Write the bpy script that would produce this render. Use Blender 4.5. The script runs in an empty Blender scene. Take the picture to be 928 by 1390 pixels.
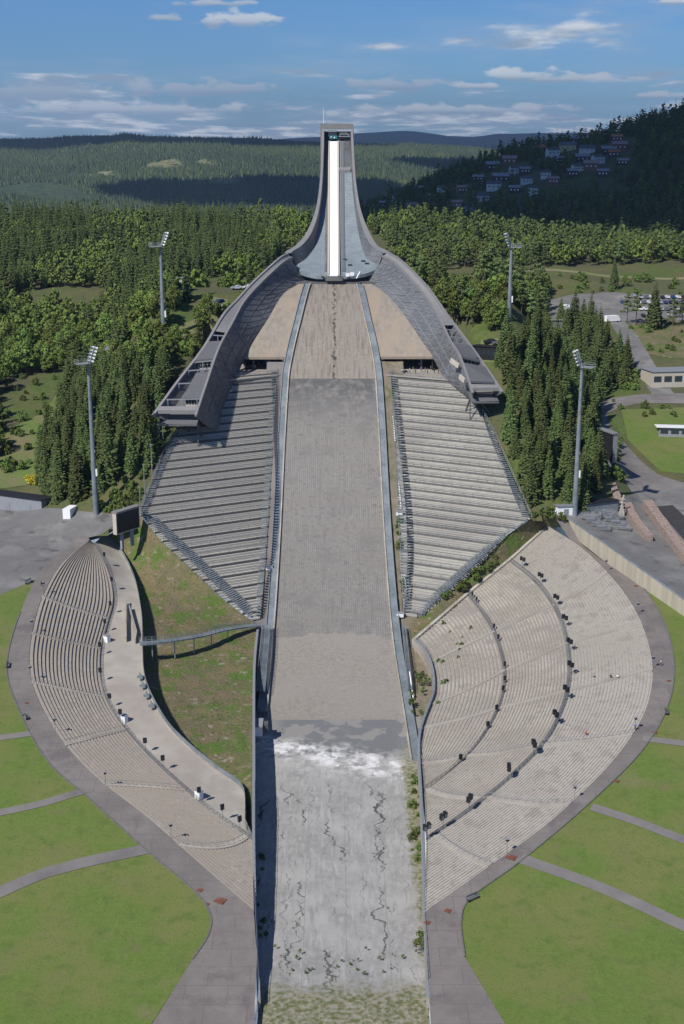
import bpy, math, random
import numpy as np
from mathutils import Vector, noise
from math import radians as R, sin, cos, tan, atan2, pi, sqrt, exp, hypot
random.seed(7)
SC = bpy.context.scene
COL = SC.collection
# ------------------------------------------------------------------ camera model
CAM = Vector((0, 0, 138.0)); F = 1771.0
PITCH = R(15.86); YAW = math.atan(10.5*cos(PITCH)/1771)
fw = Vector((sin(YAW)*cos(PITCH), cos(YAW)*cos(PITCH), -sin(PITCH)))
rt = Vector((cos(YAW), -sin(YAW), 0)); up = rt.cross(fw)
def ray(px, py):
    return (fw + rt*((px-464)/F) + up*((695-py)/F))
def PZ(px, py, z):
    d = ray(px, py); return CAM + d*((z-CAM.z)/d.z)
def PY(px, py, y):
    d = ray(px, py); return CAM + d*(y/d.y)
def proj(p):
    v = Vector(p)-CAM; z = v.dot(fw)
    return (464+F*v.dot(rt)/z, 695-F*v.dot(up)/z)
def hit(px, py, fn, y0=120, y1=2500, step=3.0):
    d = ray(px, py); prev = None; y = y0
    while y < y1:
        p = CAM + d*(y/d.y)
        if p.z <= fn(p.x, p.y):
            a, b = (y-step if prev is not None else y0), y
            for _ in range(24):
                m = (a+b)/2; q = CAM + d*(m/d.y)
                if q.z <= fn(q.x, q.y): b = m
                else: a = m
            q = CAM + d*(b/d.y); q.z = fn(q.x, q.y); return q
        prev = p; y += step
    return CAM + d*(y1/d.y)
def interp(x, pts):                                   # monotone-ish cubic (PCHIP)
    n = len(pts)
    if x <= pts[0][0]: return pts[0][1]
    if x >= pts[-1][0]: return pts[-1][1]
    for i in range(n-1):
        if x <= pts[i+1][0]: break
    def sl(k): return (pts[k+1][1]-pts[k][1])/(pts[k+1][0]-pts[k][0])
    def m(k):
        if k == 0: return sl(0)
        if k == n-1: return sl(n-2)
        a, b = sl(k-1), sl(k)
        return 0 if a*b <= 0 else 2*a*b/(a+b)
    h = pts[i+1][0]-pts[i][0]; t = (x-pts[i][0])/h
    return ((2*t**3-3*t*t+1)*pts[i][1] + (t**3-2*t*t+t)*h*m(i) + (-2*t**3+3*t*t)*pts[i+1][1] + (t**3-t*t)*h*m(i+1))
def ss(x, a, b):
    t = min(1, max(0, (x-a)/(b-a))); return t*t*(3-2*t)
def lerp(a, b, t): return a+(b-a)*t
# ------------------------------------------------------------------ object tools
BASE = {}
def tag(o, label=None, cat=None, group=None, kind=None):
    if label: o['label'] = label
    if cat: o['category'] = cat
    if group: o['group'] = group
    if kind: o['kind'] = kind
    return o
def thing(name, label, cat, loc=(0, 0, 0), rz=0, group=None):
    o = bpy.data.objects.new(name, None); COL.objects.link(o)
    o.location = loc; o.rotation_euler = (0, 0, rz); o.empty_display_size = .2
    BASE[o.name] = Vector(loc)
    return tag(o, label, cat, group)
class MB:
    def __init__(s): s.v = []; s.f = []; s.m = []; s.mi = 0
    def quad(s, a, b, c, d):
        n = len(s.v); s.v += [tuple(a), tuple(b), tuple(c), tuple(d)]; s.f.append((n, n+1, n+2, n+3)); s.m.append(s.mi)
    def tri(s, a, b, c):
        n = len(s.v); s.v += [tuple(a), tuple(b), tuple(c)]; s.f.append((n, n+1, n+2)); s.m.append(s.mi)
    def hexa(s, p):                                   # 8 corners: 4 bottom, 4 top
        n = len(s.v); s.v += [tuple(q) for q in p]
        for f in ((3, 2, 1, 0), (4, 5, 6, 7), (0, 1, 5, 4), (1, 2, 6, 5), (2, 3, 7, 6), (3, 0, 4, 7)):
            s.f.append(tuple(n+k for k in f)); s.m.append(s.mi)
    def box(s, c, d, rz=0):                           # centre, full dims
        x, y, z = d[0]/2, d[1]/2, d[2]/2; ca, sa = cos(rz), sin(rz)
        P = [(-x, -y, -z), (x, -y, -z), (x, y, -z), (-x, y, -z), (-x, -y, z), (x, -y, z), (x, y, z), (-x, y, z)]
        s.hexa([(c[0]+a*ca-b*sa, c[1]+a*sa+b*ca, c[2]+k) for a, b, k in P])
    def bar(s, p, q, w, h=None):                      # rectangular bar between two points
        h = h or w; p, q = Vector(p), Vector(q); d = (q-p)
        if d.length < 1e-6: return
        d.normalize(); a = d.cross(Vector((0, 0, 1)))
        a = Vector((1, 0, 0)) if a.length < 1e-3 else a.normalized()
        b = a.cross(d).normalized(); a = a*(w/2); b = b*(h/2)
        s.hexa([p-a-b, p+a-b, q+a-b, q-a-b, p-a+b, p+a+b, q+a+b, q-a+b])
    def tube(s, p, q, r0, r1=None, n=8, cap=True):
        r1 = r0 if r1 is None else r1; p, q = Vector(p), Vector(q); d = (q-p).normalized()
        a = d.cross(Vector((0, 0, 1))); a = Vector((1, 0, 0)) if a.length < 1e-3 else a.normalized(); b = d.cross(a)
        k = len(s.v)
        for i in range(n):
            t = 2*pi*i/n; o = a*cos(t)+b*sin(t); s.v += [tuple(p+o*r0), tuple(q+o*r1)]
        for i in range(n):
            j = (i+1) % n; s.f.append((k+2*i, k+2*j, k+2*j+1, k+2*i+1)); s.m.append(s.mi)
        if cap:
            s.f.append(tuple(k+2*i+1 for i in range(n))); s.m.append(s.mi)
            s.f.append(tuple(k+2*i for i in reversed(range(n)))); s.m.append(s.mi)
    def grid(s, rows, flip=False):                    # rows: list of equal-length point lists
        n0 = len(s.v); w = len(rows[0])
        for r in rows: s.v += [tuple(p) for p in r]
        for i in range(len(rows)-1):
            for j in range(w-1):
                a = n0+i*w+j; f = (a, a+1, a+w+1, a+w)
                s.f.append(f[::-1] if flip else f); s.m.append(s.mi)
    def build(s, name, mats, parent=None, smooth=False, rot=0):
        me = bpy.data.meshes.new(name)
        off = Vector((0, 0, 0)); p = parent
        if parent is not None: off = BASE.get(parent.name, Vector((0, 0, 0)))
        V = [(x-off.x, y-off.y, z-off.z) for x, y, z in s.v]
        me.from_pydata(V, [], s.f)
        if not isinstance(mats, (list, tuple)): mats = [mats]
        for m in mats: me.materials.append(m)
        if len(mats) > 1: me.polygons.foreach_set('material_index', s.m)
        if smooth: me.polygons.foreach_set('use_smooth', [True]*len(s.f))
        me.update()
        o = bpy.data.objects.new(name, me); COL.objects.link(o)
        if parent is not None: o.parent = parent; BASE[o.name] = off
        return o
def copy_tree(o, parent=None, keep=None):
    c = o.copy(); COL.objects.link(c)
    if parent: c.parent = parent
    for ch in list(keep if keep is not None else o.children): copy_tree(ch, c)
    return c
def curve(pts, n):                                    # Catmull-Rom through 3-D points, n samples, index-parametrised
    out = []
    for k in range(n):
        out.append(cat(pts, k/(n-1)*(len(pts)-1)))
    return out
def cat(pts, s):
    i = min(len(pts)-2, max(0, int(s))); t = s-i
    p1, p2 = Vector(pts[i]), Vector(pts[i+1])
    p0 = Vector(pts[i-1]) if i > 0 else p1*2-p2
    p3 = Vector(pts[i+2]) if i+2 < len(pts) else p2*2-p1
    return 0.5*((2*p1)+(p2-p0)*t+(2*p0-5*p1+4*p2-p3)*t*t+(3*p1-p0-3*p2+p3)*t**3)
def resamp(pts, n):                                   # arc-length resample
    L = [0]
    for a, b in zip(pts, pts[1:]): L.append(L[-1]+(Vector(b)-Vector(a)).length)
    out = []; j = 0
    for k in range(n):
        d = L[-1]*k/(n-1)
        while j < len(pts)-2 and L[j+1] < d: j += 1
        t = (d-L[j])/max(1e-9, L[j+1]-L[j]); out.append(Vector(pts[j]).lerp(Vector(pts[j+1]), t))
    return out
def inpoly(x, y, P):
    c = False; n = len(P); j = n-1
    for i in range(n):
        if (P[i][1] > y) != (P[j][1] > y) and x < (P[j][0]-P[i][0])*(y-P[i][1])/(P[j][1]-P[i][1])+P[i][0]: c = not c
        j = i
    return c
# ------------------------------------------------------------------ materials
MATS = {}
def mat(name, c, rough=.8, c2=None, scale=1.0, c3=None, scale3=.1, metal=0, bump=0, bscale=None, detail=6, spec=.3, extra=None, coord='Object', stretch=None, rnd=0, lo=.35, hi=.65):
    """base colour c mixed with c2 by fine noise (scale per metre) and with c3 by broad noise"""
    if name in MATS: return MATS[name]
    m = bpy.data.materials.new(name); m.use_nodes = True; MATS[name] = m
    nt = m.node_tree; N = nt.nodes; L = nt.links; b = N['Principled BSDF']
    b.inputs['Roughness'].default_value = rough; b.inputs['Metallic'].default_value = metal
    b.inputs['Specular IOR Level'].default_value = spec
    b.inputs['Base Color'].default_value = (*c, 1)
    g = N.new('ShaderNodeTexCoord'); src = g.outputs['Object']
    if coord == 'World':
        g = N.new('ShaderNodeNewGeometry'); src = g.outputs['Position']
    if stretch:
        mp = N.new('ShaderNodeMapping'); mp.inputs['Scale'].default_value = stretch; L.new(src, mp.inputs[0]); src = mp.outputs[0]
    def nz(sc, det=detail):
        n = N.new('ShaderNodeTexNoise'); n.inputs['Scale'].default_value = sc; n.inputs['Detail'].default_value = det
        n.inputs['Roughness'].default_value = .6; L.new(src, n.inputs['Vector']); return n.outputs['Fac']
    def ramp(v, a, bb):
        r = N.new('ShaderNodeMapRange'); r.inputs[1].default_value = a; r.inputs[2].default_value = bb; L.new(v, r.inputs[0]); return r.outputs[0]
    def mix(f, A, B):
        x = N.new('ShaderNodeMix'); x.data_type = 'RGBA'
        L.new(f, x.inputs[0]) if not isinstance(f, float) else setattr(x.inputs[0], 'default_value', f)
        for s_, k in ((A, 6), (B, 7)):
            if isinstance(s_, tuple): x.inputs[k].default_value = (*s_, 1)
            else: L.new(s_, x.inputs[k])
        return x.outputs[2]
    col = c
    if c2: col = mix(ramp(nz(scale), lo, hi), c, c2)
    if c3: col = mix(ramp(nz(scale3, 4), .42, .62), col, c3)
    if extra: col = extra(nt, N, L, src, col, mix, ramp, nz)
    if rnd:
        oi = N.new('ShaderNodeObjectInfo'); h = N.new('ShaderNodeHueSaturation')
        r = N.new('ShaderNodeMapRange'); r.inputs[3].default_value = 1-rnd; r.inputs[4].default_value = 1+rnd; L.new(oi.outputs['Random'], r.inputs[0])
        L.new(r.outputs[0], h.inputs['Value'])
        r2 = N.new('ShaderNodeMapRange'); r2.inputs[3].default_value = .5-rnd*.06; r2.inputs[4].default_value = .5+rnd*.06; L.new(oi.outputs['Random'], r2.inputs[0])
        L.new(r2.outputs[0], h.inputs['Hue'])
        if isinstance(col, tuple): h.inputs['Color'].default_value = (*col, 1)
        else: L.new(col, h.inputs['Color'])
        col = h.outputs[0]
    if not isinstance(col, tuple): L.new(col, b.inputs['Base Color'])
    if bump:
        bp = N.new('ShaderNodeBump'); bp.inputs['Strength'].default_value = 1; bp.inputs['Distance'].default_value = bump
        L.new(nz(bscale or scale*2), bp.inputs['Height']); L.new(bp.outputs[0], b.inputs['Normal'])
    return m
# ------------------------------------------------------------------ landscape functions
HP = [(185, 2.6), (199, 1.6), (225, .5), (255, 0), (272, 0), (295, 1), (318, 3.6), (337, 7), (350, 10.2), (365, 15.2), (380, 21.2), (396, 29.8), (409, 38.6),
      (423, 48.4), (434, 55.8), (440, 60), (450, 66.4), (460, 72.1), (470, 76.9), (480, 80.9), (490, 84), (500, 86.2)]
HPi = [(z, y) for y, z in HP[4:]]
def zh(y): return interp(y, HP)
def yh(z): return interp(z, HPi)
def zs(x, y): return interp(y+.5*(abs(x)-22), HP)      # plane of the slope stands
LP = [(60, 3), (150, 3.0), (190, 5.3), (240, 11.4), (300, 18.5), (370, 24), (390, 25), (420, 27.5)]
def Lz(x, y): return interp(y, LP)
def zout(x, y):
    yr = 900 - 130*ss(x, 0, 260)
    z = Lz(x, y) if y < 420 else 27.5 + .114*(min(y, yr)-420)
    if y > 420: z += ss(y, 420, 520)*(noise.noise(Vector((x*.012, y*.012, 0)))*3.2+noise.noise(Vector((x*.04, y*.04, 3)))*.8)
    if y > yr: z = lerp(z, -72, ss(y, yr, yr+650))
    if y < 60: z = 3
    return z
def zt(x, y):
    o = zout(x, y); ax = abs(x)
    if y < 335 or ax > 130: return o
    if y <= 498: c = zs(min(ax, 57), y)-1.3
    elif y < 590: c = lerp(85, 74, (y-498)/92)-.5
    else: c = lerp(73.5, o, ss(y, 590, 700))
    if y <= 498 and y > 470: c = lerp(c, min(c, 85), ss(y, 470, 498))
    if 434 < y < 468 and ax < 46: c = min(c, 59.8)
    w = 1-ss(ax, 57, 105)
    w *= ss(y, 335, 375) if ax > 57 else ss(y, 325, 340)
    if ax < 57 and y < 498: return c if y > 340 else lerp(o, c, w)
    return lerp(o, max(c, o-2), w)
def zg(x, y): return zt(x, y)
# ------------------------------------------------------------------ key curves (built on the surfaces above)
RLpx = [(122,733),(85,765),(58,810),(44,860),(40,900),(48,940),(80,1000),(130,1055),(200,1110),(270,1172),(345,1237)]
RRpx = [(745,715),(790,745),(835,790),(865,835),(882,885),(884,930),(868,980),(825,1040),(750,1112),(665,1175),(575,1238)]
RL = [hit(a, b, Lz) for a, b in RLpx]; RR = [hit(a, b, Lz) for a, b in RRpx]
ILpx = [(128,738),(146,775),(154,815),(146,850),(137,885),(138,930),(155,970),(200,1025),(262,1083),(302,1114),(343,1142)]
ILz = [22.4, 18.5, 15.4, 13.6, 12.4, 11.2, 10, 8.4, 6.8, 5.9, 5.0]
IL = [PZ(a, b, z) for (a, b), z in zip(ILpx, ILz)]
ELpx = [(140,727),(163,748),(183,788),(193,840),(194,885),(199,930),(226,983),(262,1020),(300,1050),(330,1074),(333,1118)]
ELz = [22.6, 18.8, 15.6, 13.7, 12.4, 11.2, 10, 8.4, 6.8, 5.9, 5.0]
EL = [PZ(a, b, z) for (a, b), z in zip(ELpx, ELz)]
A2 = [PZ(a, b, z) for (a, b), z in zip([(693,762),(722,785),(745,812),(762,845),(771,885),(772,925),(762,965),(738,1010),(695,1055),(640,1100),(578,1142)], [17.6,16.6,15.7,14.8,14,13.3,12.3,10.8,8.8,6.8,4.9])]
A1 = [PZ(a, b, z) for (a, b), z in zip([(636,808),(652,828),(667,852),(678,880),(684,910),(682,940),(672,970),(655,1000),(632,1028),(605,1052),(572,1076)], [11.8,11.2,10.5,9.9,9.3,8.7,8,7.1,6.2,5.2,4.2])]
IR = [PZ(a, b, z) for (a, b), z in zip([(562,872),(574,884),(583,900),(588,922),(588,942),(582,960),(575,978),(570,995),(568,1010),(568,1022),(568,1036)], [7.2,6.9,6.5,6,5.6,5.2,4.8,4.4,4,3.6,3.2])]
zsd = zs
SL_bot = [hit(a, b, zs) for a, b in [(190,697),(225,737),(265,775),(305,812),(340,839)]]
SR_bot = [hit(a, b, zs) for a, b in [(718,704),(690,722),(640,770),(600,808),(572,834)]]
WLw = [PZ(a, b, z) for (a, b), z in zip([(351,848),(346,900),(345,960),(345,1020),(345,1080),(345,1140),(346,1200),(347,1240),(350,1300),(352,1360)], [9,7.5,6.4,6.2,6.2,5.9,5.4,5.1,4.2,3.8])]
HOLE = [(p.x, p.y) for p in RL[::-1]] + [(SL_bot[0].x-1, SL_bot[0].y-4)] + [(p.x, p.y+1.5) for p in SL_bot] + [(p.x, p.y+1.5) for p in SR_bot[::-1]] + [(SR_bot[0].x+3, SR_bot[0].y-3)] + [(p.x, p.y) for p in RR] + [(PZ(578,1300,4).x, 186), (15, 150), (-15, 150), (PZ(352,1300,4).x, 186)]
CLOUD_L = (12.5, 13.2, 14.0); CLOUD_D = (5.0, 6.6, 8.8); CLOUD_V = (5.6, 7.9, 11.0); SKY_T = (.58, .98, 1.62)
SKY_STR = .053; SUN_STR = 4.7; EXPO = 0.12; HAZE = .000038
# ------------------------------------------------------------------ material library
def grassx(nt, N, L, src, col, mix, ramp, nz):
    col = mix(ramp(nz(.045, 5), .5, .62), col, (.105, .10, .04))
    col = mix(ramp(nz(.9, 5), .55, .75), col, (.035, .055, .016))
    return col
def lawnx(nt, N, L, src, col, mix, ramp, nz):
    col = mix(ramp(nz(.13, 9), .56, .72), col, (.14, .142, .052)); col = mix(ramp(nz(.33, 8), .52, .80), col, (.07, .12, .022))
    col = mix(ramp(nz(.055, 9), .62, .72), col, (.17, .155, .075))
    return mix(ramp(nz(2.6, 8), .54, .74), col, (.065, .10, .022))
M_ground = mat('ground_grass_and_soil', (.060, .092, .020), .95, (.095, .120, .032), .35, (.085, .080, .045), .03, bump=.3, bscale=.8, coord='World', extra=grassx)
def bankx(nt, N, L, src, col, mix, ramp, nz):
    col = mix(ramp(nz(.11, 9), .46, .58), col, (.17, .135, .07)); col = mix(ramp(nz(.16, 9), .50, .60), col, (.085, .135, .025)); col = mix(ramp(nz(.5, 7), .60, .68), col, (.27, .235, .19))
    return mix(ramp(nz(1.4, 8), .55, .68), col, (.05, .07, .02))
M_lawn = mat('mown_lawn', (.092, .145, .026), .95, (.125, .172, .036), .9, (.145, .158, .048), .06, bump=.08, bscale=3, coord='World', lo=.3, hi=.7, detail=10, extra=lawnx)
M_dry = mat('rough_dry_grass', (.080, .102, .028), .95, (.165, .140, .075), .5, (.15, .12, .075), .09, detail=10, bump=.45, bscale=1.2, coord='World', extra=bankx)
M_rock = mat('rubble_slope', (.24, .20, .155), .95, (.10, .11, .045), .3, (.20, .165, .13), .1, bump=.4, bscale=1, coord='World')
def patchx(nt, N, L, src, col, mix, ramp, nz):
    col = mix(ramp(nz(.09, 9), .50, .66), col, (.21, .205, .195))
    col = mix(ramp(nz(.16, 7), .58, .66), col, (.095, .093, .092)); return mix(ramp(nz(3, 5), .6, .72), col, (.085, .083, .08))
M_asph = mat('grey_asphalt', (.135, .131, .13), .9, (.165, .16, .156), .25, (.15, .146, .14), .06, bump=.02, coord='World', hi=.7, extra=patchx)
def pathx(nt, N, L, src, col, mix, ramp, nz):
    col = mix(ramp(nz(.12, 8), .54, .64), col, (.135, .118, .115)); b = N.new('ShaderNodeTexBrick'); b.inputs['Scale'].default_value = 1; b.inputs['Brick Width'].default_value = 7; b.inputs['Row Height'].default_value = 4.5; b.inputs['Mortar Size'].default_value = .05
    L.new(src, b.inputs['Vector']); col = mix(b.outputs['Fac'], col, (.12, .105, .10)); return mix(ramp(nz(2.6, 6), .58, .74), col, (.235, .21, .20))
M_path = mat('brown_grey_paving', (.172, .152, .140), .9, (.198, .176, .162), .5, (.15, .134, .124), .08, coord='World', detail=9, extra=pathx)
M_road = mat('worn_road_asphalt', (.135, .122, .118), .9, (.17, .158, .152), .3, (.20, .185, .175), .05, coord='World')
def concx(nt, N, L, src, col, mix, ramp, nz):
    mp = N.new('ShaderNodeMapping'); mp.inputs['Scale'].default_value = (1.1, 1.1, 1.1); L.new(src, mp.inputs[0])
    n = N.new('ShaderNodeTexNoise'); n.inputs['Scale'].default_value = 1; n.inputs['Detail'].default_value = 9; L.new(mp.outputs[0], n.inputs['Vector'])
    col = mix(ramp(nz(.22, 9), .54, .62), col, (.30, .272, .235)); return mix(ramp(n.outputs['Fac'], .54, .74), col, (.25, .228, .195))
M_conc = mat('weathered_concrete', (.37, .335, .285), .9, (.28, .25, .21), .6, (.42, .385, .33), .08, coord='World', bump=.02, extra=concx)
M_concR = mat('pale_terrace_concrete', (.415, .385, .34), .9, (.32, .293, .255), .8, (.35, .32, .28), .045, coord='World', extra=concx, lo=.3, hi=.7)
M_concM = mat('brownish_terrace_concrete', (.345, .312, .272), .9, (.27, .24, .205), .7, (.29, .26, .225), .05, coord='World', extra=concx, lo=.3, hi=.7)
M_concL = mat('terrace_concrete', (.36, .32, .275), .9, (.265, .232, .195), .8, (.30, .262, .22), .06, coord='World', extra=concx)
M_prom = mat('promenade_concrete', (.40, .37, .32), .85, (.35, .32, .275), .3, (.30, .265, .23), .07, coord='World', extra=None)
M_tan = mat('tan_stained_concrete', (.30, .266, .222), .92, (.225, .197, .163), .5, (.31, .25, .19), .12, coord='World', bump=.02, stretch=(1.4, .4, 1))
M_step = mat('grey_stand_concrete', (.44, .425, .37), .9, (.36, .345, .30), .7, (.34, .32, .29), .07, coord='World', stretch=(.35, 1, 1))
M_stepd = mat('bench_wood_weathered', (.40, .385, .35), .9, (.34, .325, .295), 1.2, coord='World', stretch=(.2, 1, 1))
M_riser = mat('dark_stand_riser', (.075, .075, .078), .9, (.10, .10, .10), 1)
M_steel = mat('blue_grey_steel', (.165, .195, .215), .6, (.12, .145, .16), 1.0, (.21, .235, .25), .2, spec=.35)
M_riser2 = mat('mid_grey_stand_riser', (.15, .148, .14), .9, (.11, .11, .108), 1)  # plain mid-grey, for the right slope stand risers and the kerbs
M_galv = mat('galvanised_steel', (.30, .315, .33), .5, (.28, .30, .32), 2, metal=.3)
M_rail = mat('dark_railing_steel', (.13, .14, .15), .6)
M_dark = mat('black_housing', (.018, .018, .02), .6)
def meshx(nt, N, L, src, col, mix, ramp, nz):
    sp = N.new('ShaderNodeSeparateXYZ'); L.new(src, sp.inputs[0]); cb = N.new('ShaderNodeCombineXYZ'); L.new(sp.outputs[1], cb.inputs[0]); L.new(sp.outputs[2], cb.inputs[1])
    b = N.new('ShaderNodeTexBrick'); b.inputs['Scale'].default_value = 1; b.inputs['Brick Width'].default_value = 3.2; b.inputs['Row Height'].default_value = 1.9; b.inputs['Mortar Size'].default_value = .06
    L.new(cb.outputs[0], b.inputs['Vector']); return mix(b.outputs['Fac'], mix(ramp(nz(.7, 9), .55, .72), col, (.20, .205, .21)), (.06, .062, .066))
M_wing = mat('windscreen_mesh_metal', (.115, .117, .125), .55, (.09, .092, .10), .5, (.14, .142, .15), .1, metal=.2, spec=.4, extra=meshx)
M_wingr = mat('windscreen_mesh_lit', (.16, .165, .175), .5, (.12, .125, .135), .4, (.19, .195, .205), .12, metal=.2, spec=.4, extra=meshx)  # lighter copy of M_wing: sunlight on the right-hand screen put into the colour
M_wingt = mat('windscreen_rim_metal', (.22, .215, .215), .55, (.19, .188, .19), .5)
M_roof = mat('dark_grey_roof_panel', (.105, .105, .112), .6, (.12, .12, .125), 1)
def deckx(nt, N, L, src, col, mix, ramp, nz):
    b = N.new('ShaderNodeTexBrick'); b.inputs['Scale'].default_value = 1; b.inputs['Brick Width'].default_value = 2.6; b.inputs['Row Height'].default_value = 1.5; b.inputs['Mortar Size'].default_value = .045
    L.new(src, b.inputs['Vector']); return mix(b.outputs['Fac'], mix(ramp(nz(.25, 6), .4, .7), col, (.17, .205, .228)), (.12, .145, .162))
M_deck = mat('inrun_deck_panels', (.205, .245, .268), .65, (.235, .272, .295), .3, extra=deckx)
M_white = mat('white_paint', (.80, .80, .80), .5)
M_ceram = mat('white_inrun_track', (.93, .93, .93), .4)
M_glass = mat('dark_window_glass', (.03, .04, .05), .12, spec=.6)
M_cyan = mat('turquoise_start_gate', (.02, .16, .20), .5)
M_beige = mat('beige_wall_panel', (.48, .44, .37), .7, (.42, .38, .32), 1)
M_wood = mat('grey_wood_cladding', (.27, .28, .30), .85, (.21, .22, .235), 2, stretch=(3, 3, .3))
M_rust = mat('rusty_iron', (.20, .075, .045), .9, (.14, .06, .04), 2)
M_stone = mat('red_grey_stone_masonry', (.30, .20, .16), .95, (.42, .36, .32), 1.6, (.22, .16, .13), 3, bump=.25, bscale=2)
M_bark = mat('bark', (.11, .08, .06), .95, (.07, .055, .045), 3)
M_barkp = mat('pale_bark', (.22, .19, .16), .95, (.10, .08, .07), 2)
def leaf(name, a, b, rnd=.38):
    m = mat(name, a, .75, b, .45, spec=.15, rnd=rnd); return m
M_spr = leaf('spruce_needles', (.048, .070, .020), (.088, .112, .034))
M_lf = leaf('broad_leaves', (.10, .15, .030), (.17, .22, .052))
M_lf2 = leaf('pine_needles', (.082, .115, .036), (.14, .172, .058))
M_bush = leaf('bush_leaves', (.08, .125, .025), (.13, .165, .045))
M_yel = mat('yellow_broom_flowers', (.65, .48, .02), .8, (.35, .36, .03), 2)
# landing slope: bristle mat with ribs and pores, and streaks
def matx(nt, N, L, src, col, mix, ramp, nz):
    sp = N.new('ShaderNodeSeparateXYZ'); L.new(src, sp.inputs[0])
    def sine(o, k):
        m = N.new('ShaderNodeMath'); m.operation = 'MULTIPLY'; m.inputs[1].default_value = k; L.new(o, m.inputs[0])
        s = N.new('ShaderNodeMath'); s.operation = 'SINE'; L.new(m.outputs[0], s.inputs[0]); return s.outputs[0]
    a = sine(sp.outputs[0], 2*pi/.62); col = mix(ramp(a, .1, .9), col, (.165, .157, .148))
    # rows of anchor points with loose threads
    v = N.new('ShaderNodeTexVoronoi'); v.inputs['Scale'].default_value = 1; v.inputs['Randomness'].default_value = .8
    mp = N.new('ShaderNodeMapping'); mp.inputs['Scale'].default_value = (.42, .30, .0); L.new(src, mp.inputs[0]); L.new(mp.outputs[0], v.inputs['Vector'])
    r = N.new('ShaderNodeMapRange'); r.inputs[1].default_value = .20; r.inputs[2].default_value = .05; r.inputs[4].default_value = .5; L.new(v.outputs['Distance'], r.inputs[0])
    col = mix(r.outputs[0], col, (.085, .082, .08))
    # darker worn band just below the knoll line (y 425..438)
    d = N.new('ShaderNodeMapRange'); d.inputs[1].default_value = 421; d.inputs[2].default_value = 437; L.new(sp.outputs[1], d.inputs[0])
    ty = N.new('ShaderNodeMapping'); ty.inputs['Scale'].default_value = (.02, .16, 0); L.new(src, ty.inputs[0]); tn = N.new('ShaderNodeTexNoise'); tn.inputs['Scale'].default_value = 1; tn.inputs['Detail'].default_value = 3; L.new(ty.outputs[0], tn.inputs[0])
    col = mix(ramp(tn.outputs['Fac'], .46, .62), col, (.205, .19, .172)); col = mix(ramp(nz(.12, 9), .50, .64), col, (.175, .165, .152)); col = mix(ramp(nz(.8, 9), .56, .70), col, (.13, .125, .118)); col = mix(ramp(nz(1.7, 8), .60, .72), col, (.34, .32, .29))
    vt = N.new('ShaderNodeMapping'); vt.inputs['Scale'].default_value = (1.2, .09, 0); L.new(src, vt.inputs[0]); vn = N.new('ShaderNodeTexNoise'); vn.inputs['Scale'].default_value = 1; vn.inputs['Detail'].default_value = 6; L.new(vt.outputs[0], vn.inputs[0]); col = mix(ramp(vn.outputs['Fac'], .55, .70), col, (.165, .155, .14))
    n = nz(.35, 6); mm = N.new('ShaderNodeMath'); mm.operation = 'MULTIPLY'; L.new(ramp(n, .32, .58), mm.inputs[0]); L.new(d.outputs[0], mm.inputs[1])
    return mix(mm.outputs[0], col, (.10, .098, .10))
M_mat = mat('grey_plastic_matting', (.265, .245, .222), .85, (.20, .185, .17), 1.2, (.225, .20, .175), .07, coord='World', stretch=(1, .35, .35), extra=None, bump=.03)
MATS.pop('grey_plastic_matting'); M_mat = mat('grey_plastic_matting', (.245, .232, .208), .85, (.20, .188, .168), .8, (.222, .21, .195), .06, coord='World', extra=matx, bump=.03)
def crackx(nt, N, L, src, col, mix, ramp, nz):
    # streaks running down the hill, a dark cracked centre line
    mp = N.new('ShaderNodeMapping'); mp.inputs['Scale'].default_value = (1.5, .10, .1); L.new(src, mp.inputs[0])
    n = N.new('ShaderNodeTexNoise'); n.inputs['Scale'].default_value = 1; n.inputs['Detail'].default_value = 6; L.new(mp.outputs[0], n.inputs['Vector'])
    col = mix(ramp(n.outputs['Fac'], .48, .72), col, (.15, .115, .09))
    mp2 = N.new('ShaderNodeMapping'); mp2.inputs['Scale'].default_value = (.16, .75, .1); L.new(src, mp2.inputs[0])
    n2 = N.new('ShaderNodeTexNoise'); n2.inputs['Scale'].default_value = 1; n2.inputs['Detail'].default_value = 4; L.new(mp2.outputs[0], n2.inputs['Vector'])
    col = mix(ramp(n2.outputs['Fac'], .58, .72), col, (.225, .19, .155))
    sp = N.new('ShaderNodeSeparateXYZ'); L.new(src, sp.inputs[0])
    w = N.new('ShaderNodeMath'); w.operation = 'MULTIPLY_ADD'; L.new(nz(.35, 5), w.inputs[0]); w.inputs[1].default_value = 4; w.inputs[2].default_value = -2; 
    a = N.new('ShaderNodeMath'); L.new(sp.outputs[0], a.inputs[0]); L.new(w.outputs[0], a.inputs[1])
    b = N.new('ShaderNodeMath'); b.operation = 'ABSOLUTE'; L.new(a.outputs[0], b.inputs[0])
    r = N.new('ShaderNodeMapRange'); r.inputs[1].default_value = .55; r.inputs[2].default_value = .2; L.new(b.outputs[0], r.inputs[0])
    q = N.new('ShaderNodeMath'); q.operation = 'MULTIPLY'; L.new(r.outputs[0], q.inputs[0]); L.new(ramp(nz(.5, 4), .38, .55), q.inputs[1])
    return mix(q.outputs[0], col, (.05, .045, .04))
M_knoll = mat('knoll_concrete', (.285, .255, .218), .92, (.215, .19, .16), .9, (.245, .22, .188), .1, coord='World', extra=crackx, bump=.02)
def dirtx(nt, N, L, src, col, mix, ramp, nz):
    return mix(ramp(nz(1.6, 6), .62, .72), col, (.12, .10, .085))
M_dirt = mat('sandy_concrete_apron', (.285, .258, .226), .95, (.22, .198, .173), 1.0, (.262, .24, .214), .06, coord='World', bump=.03, extra=dirtx)
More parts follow.
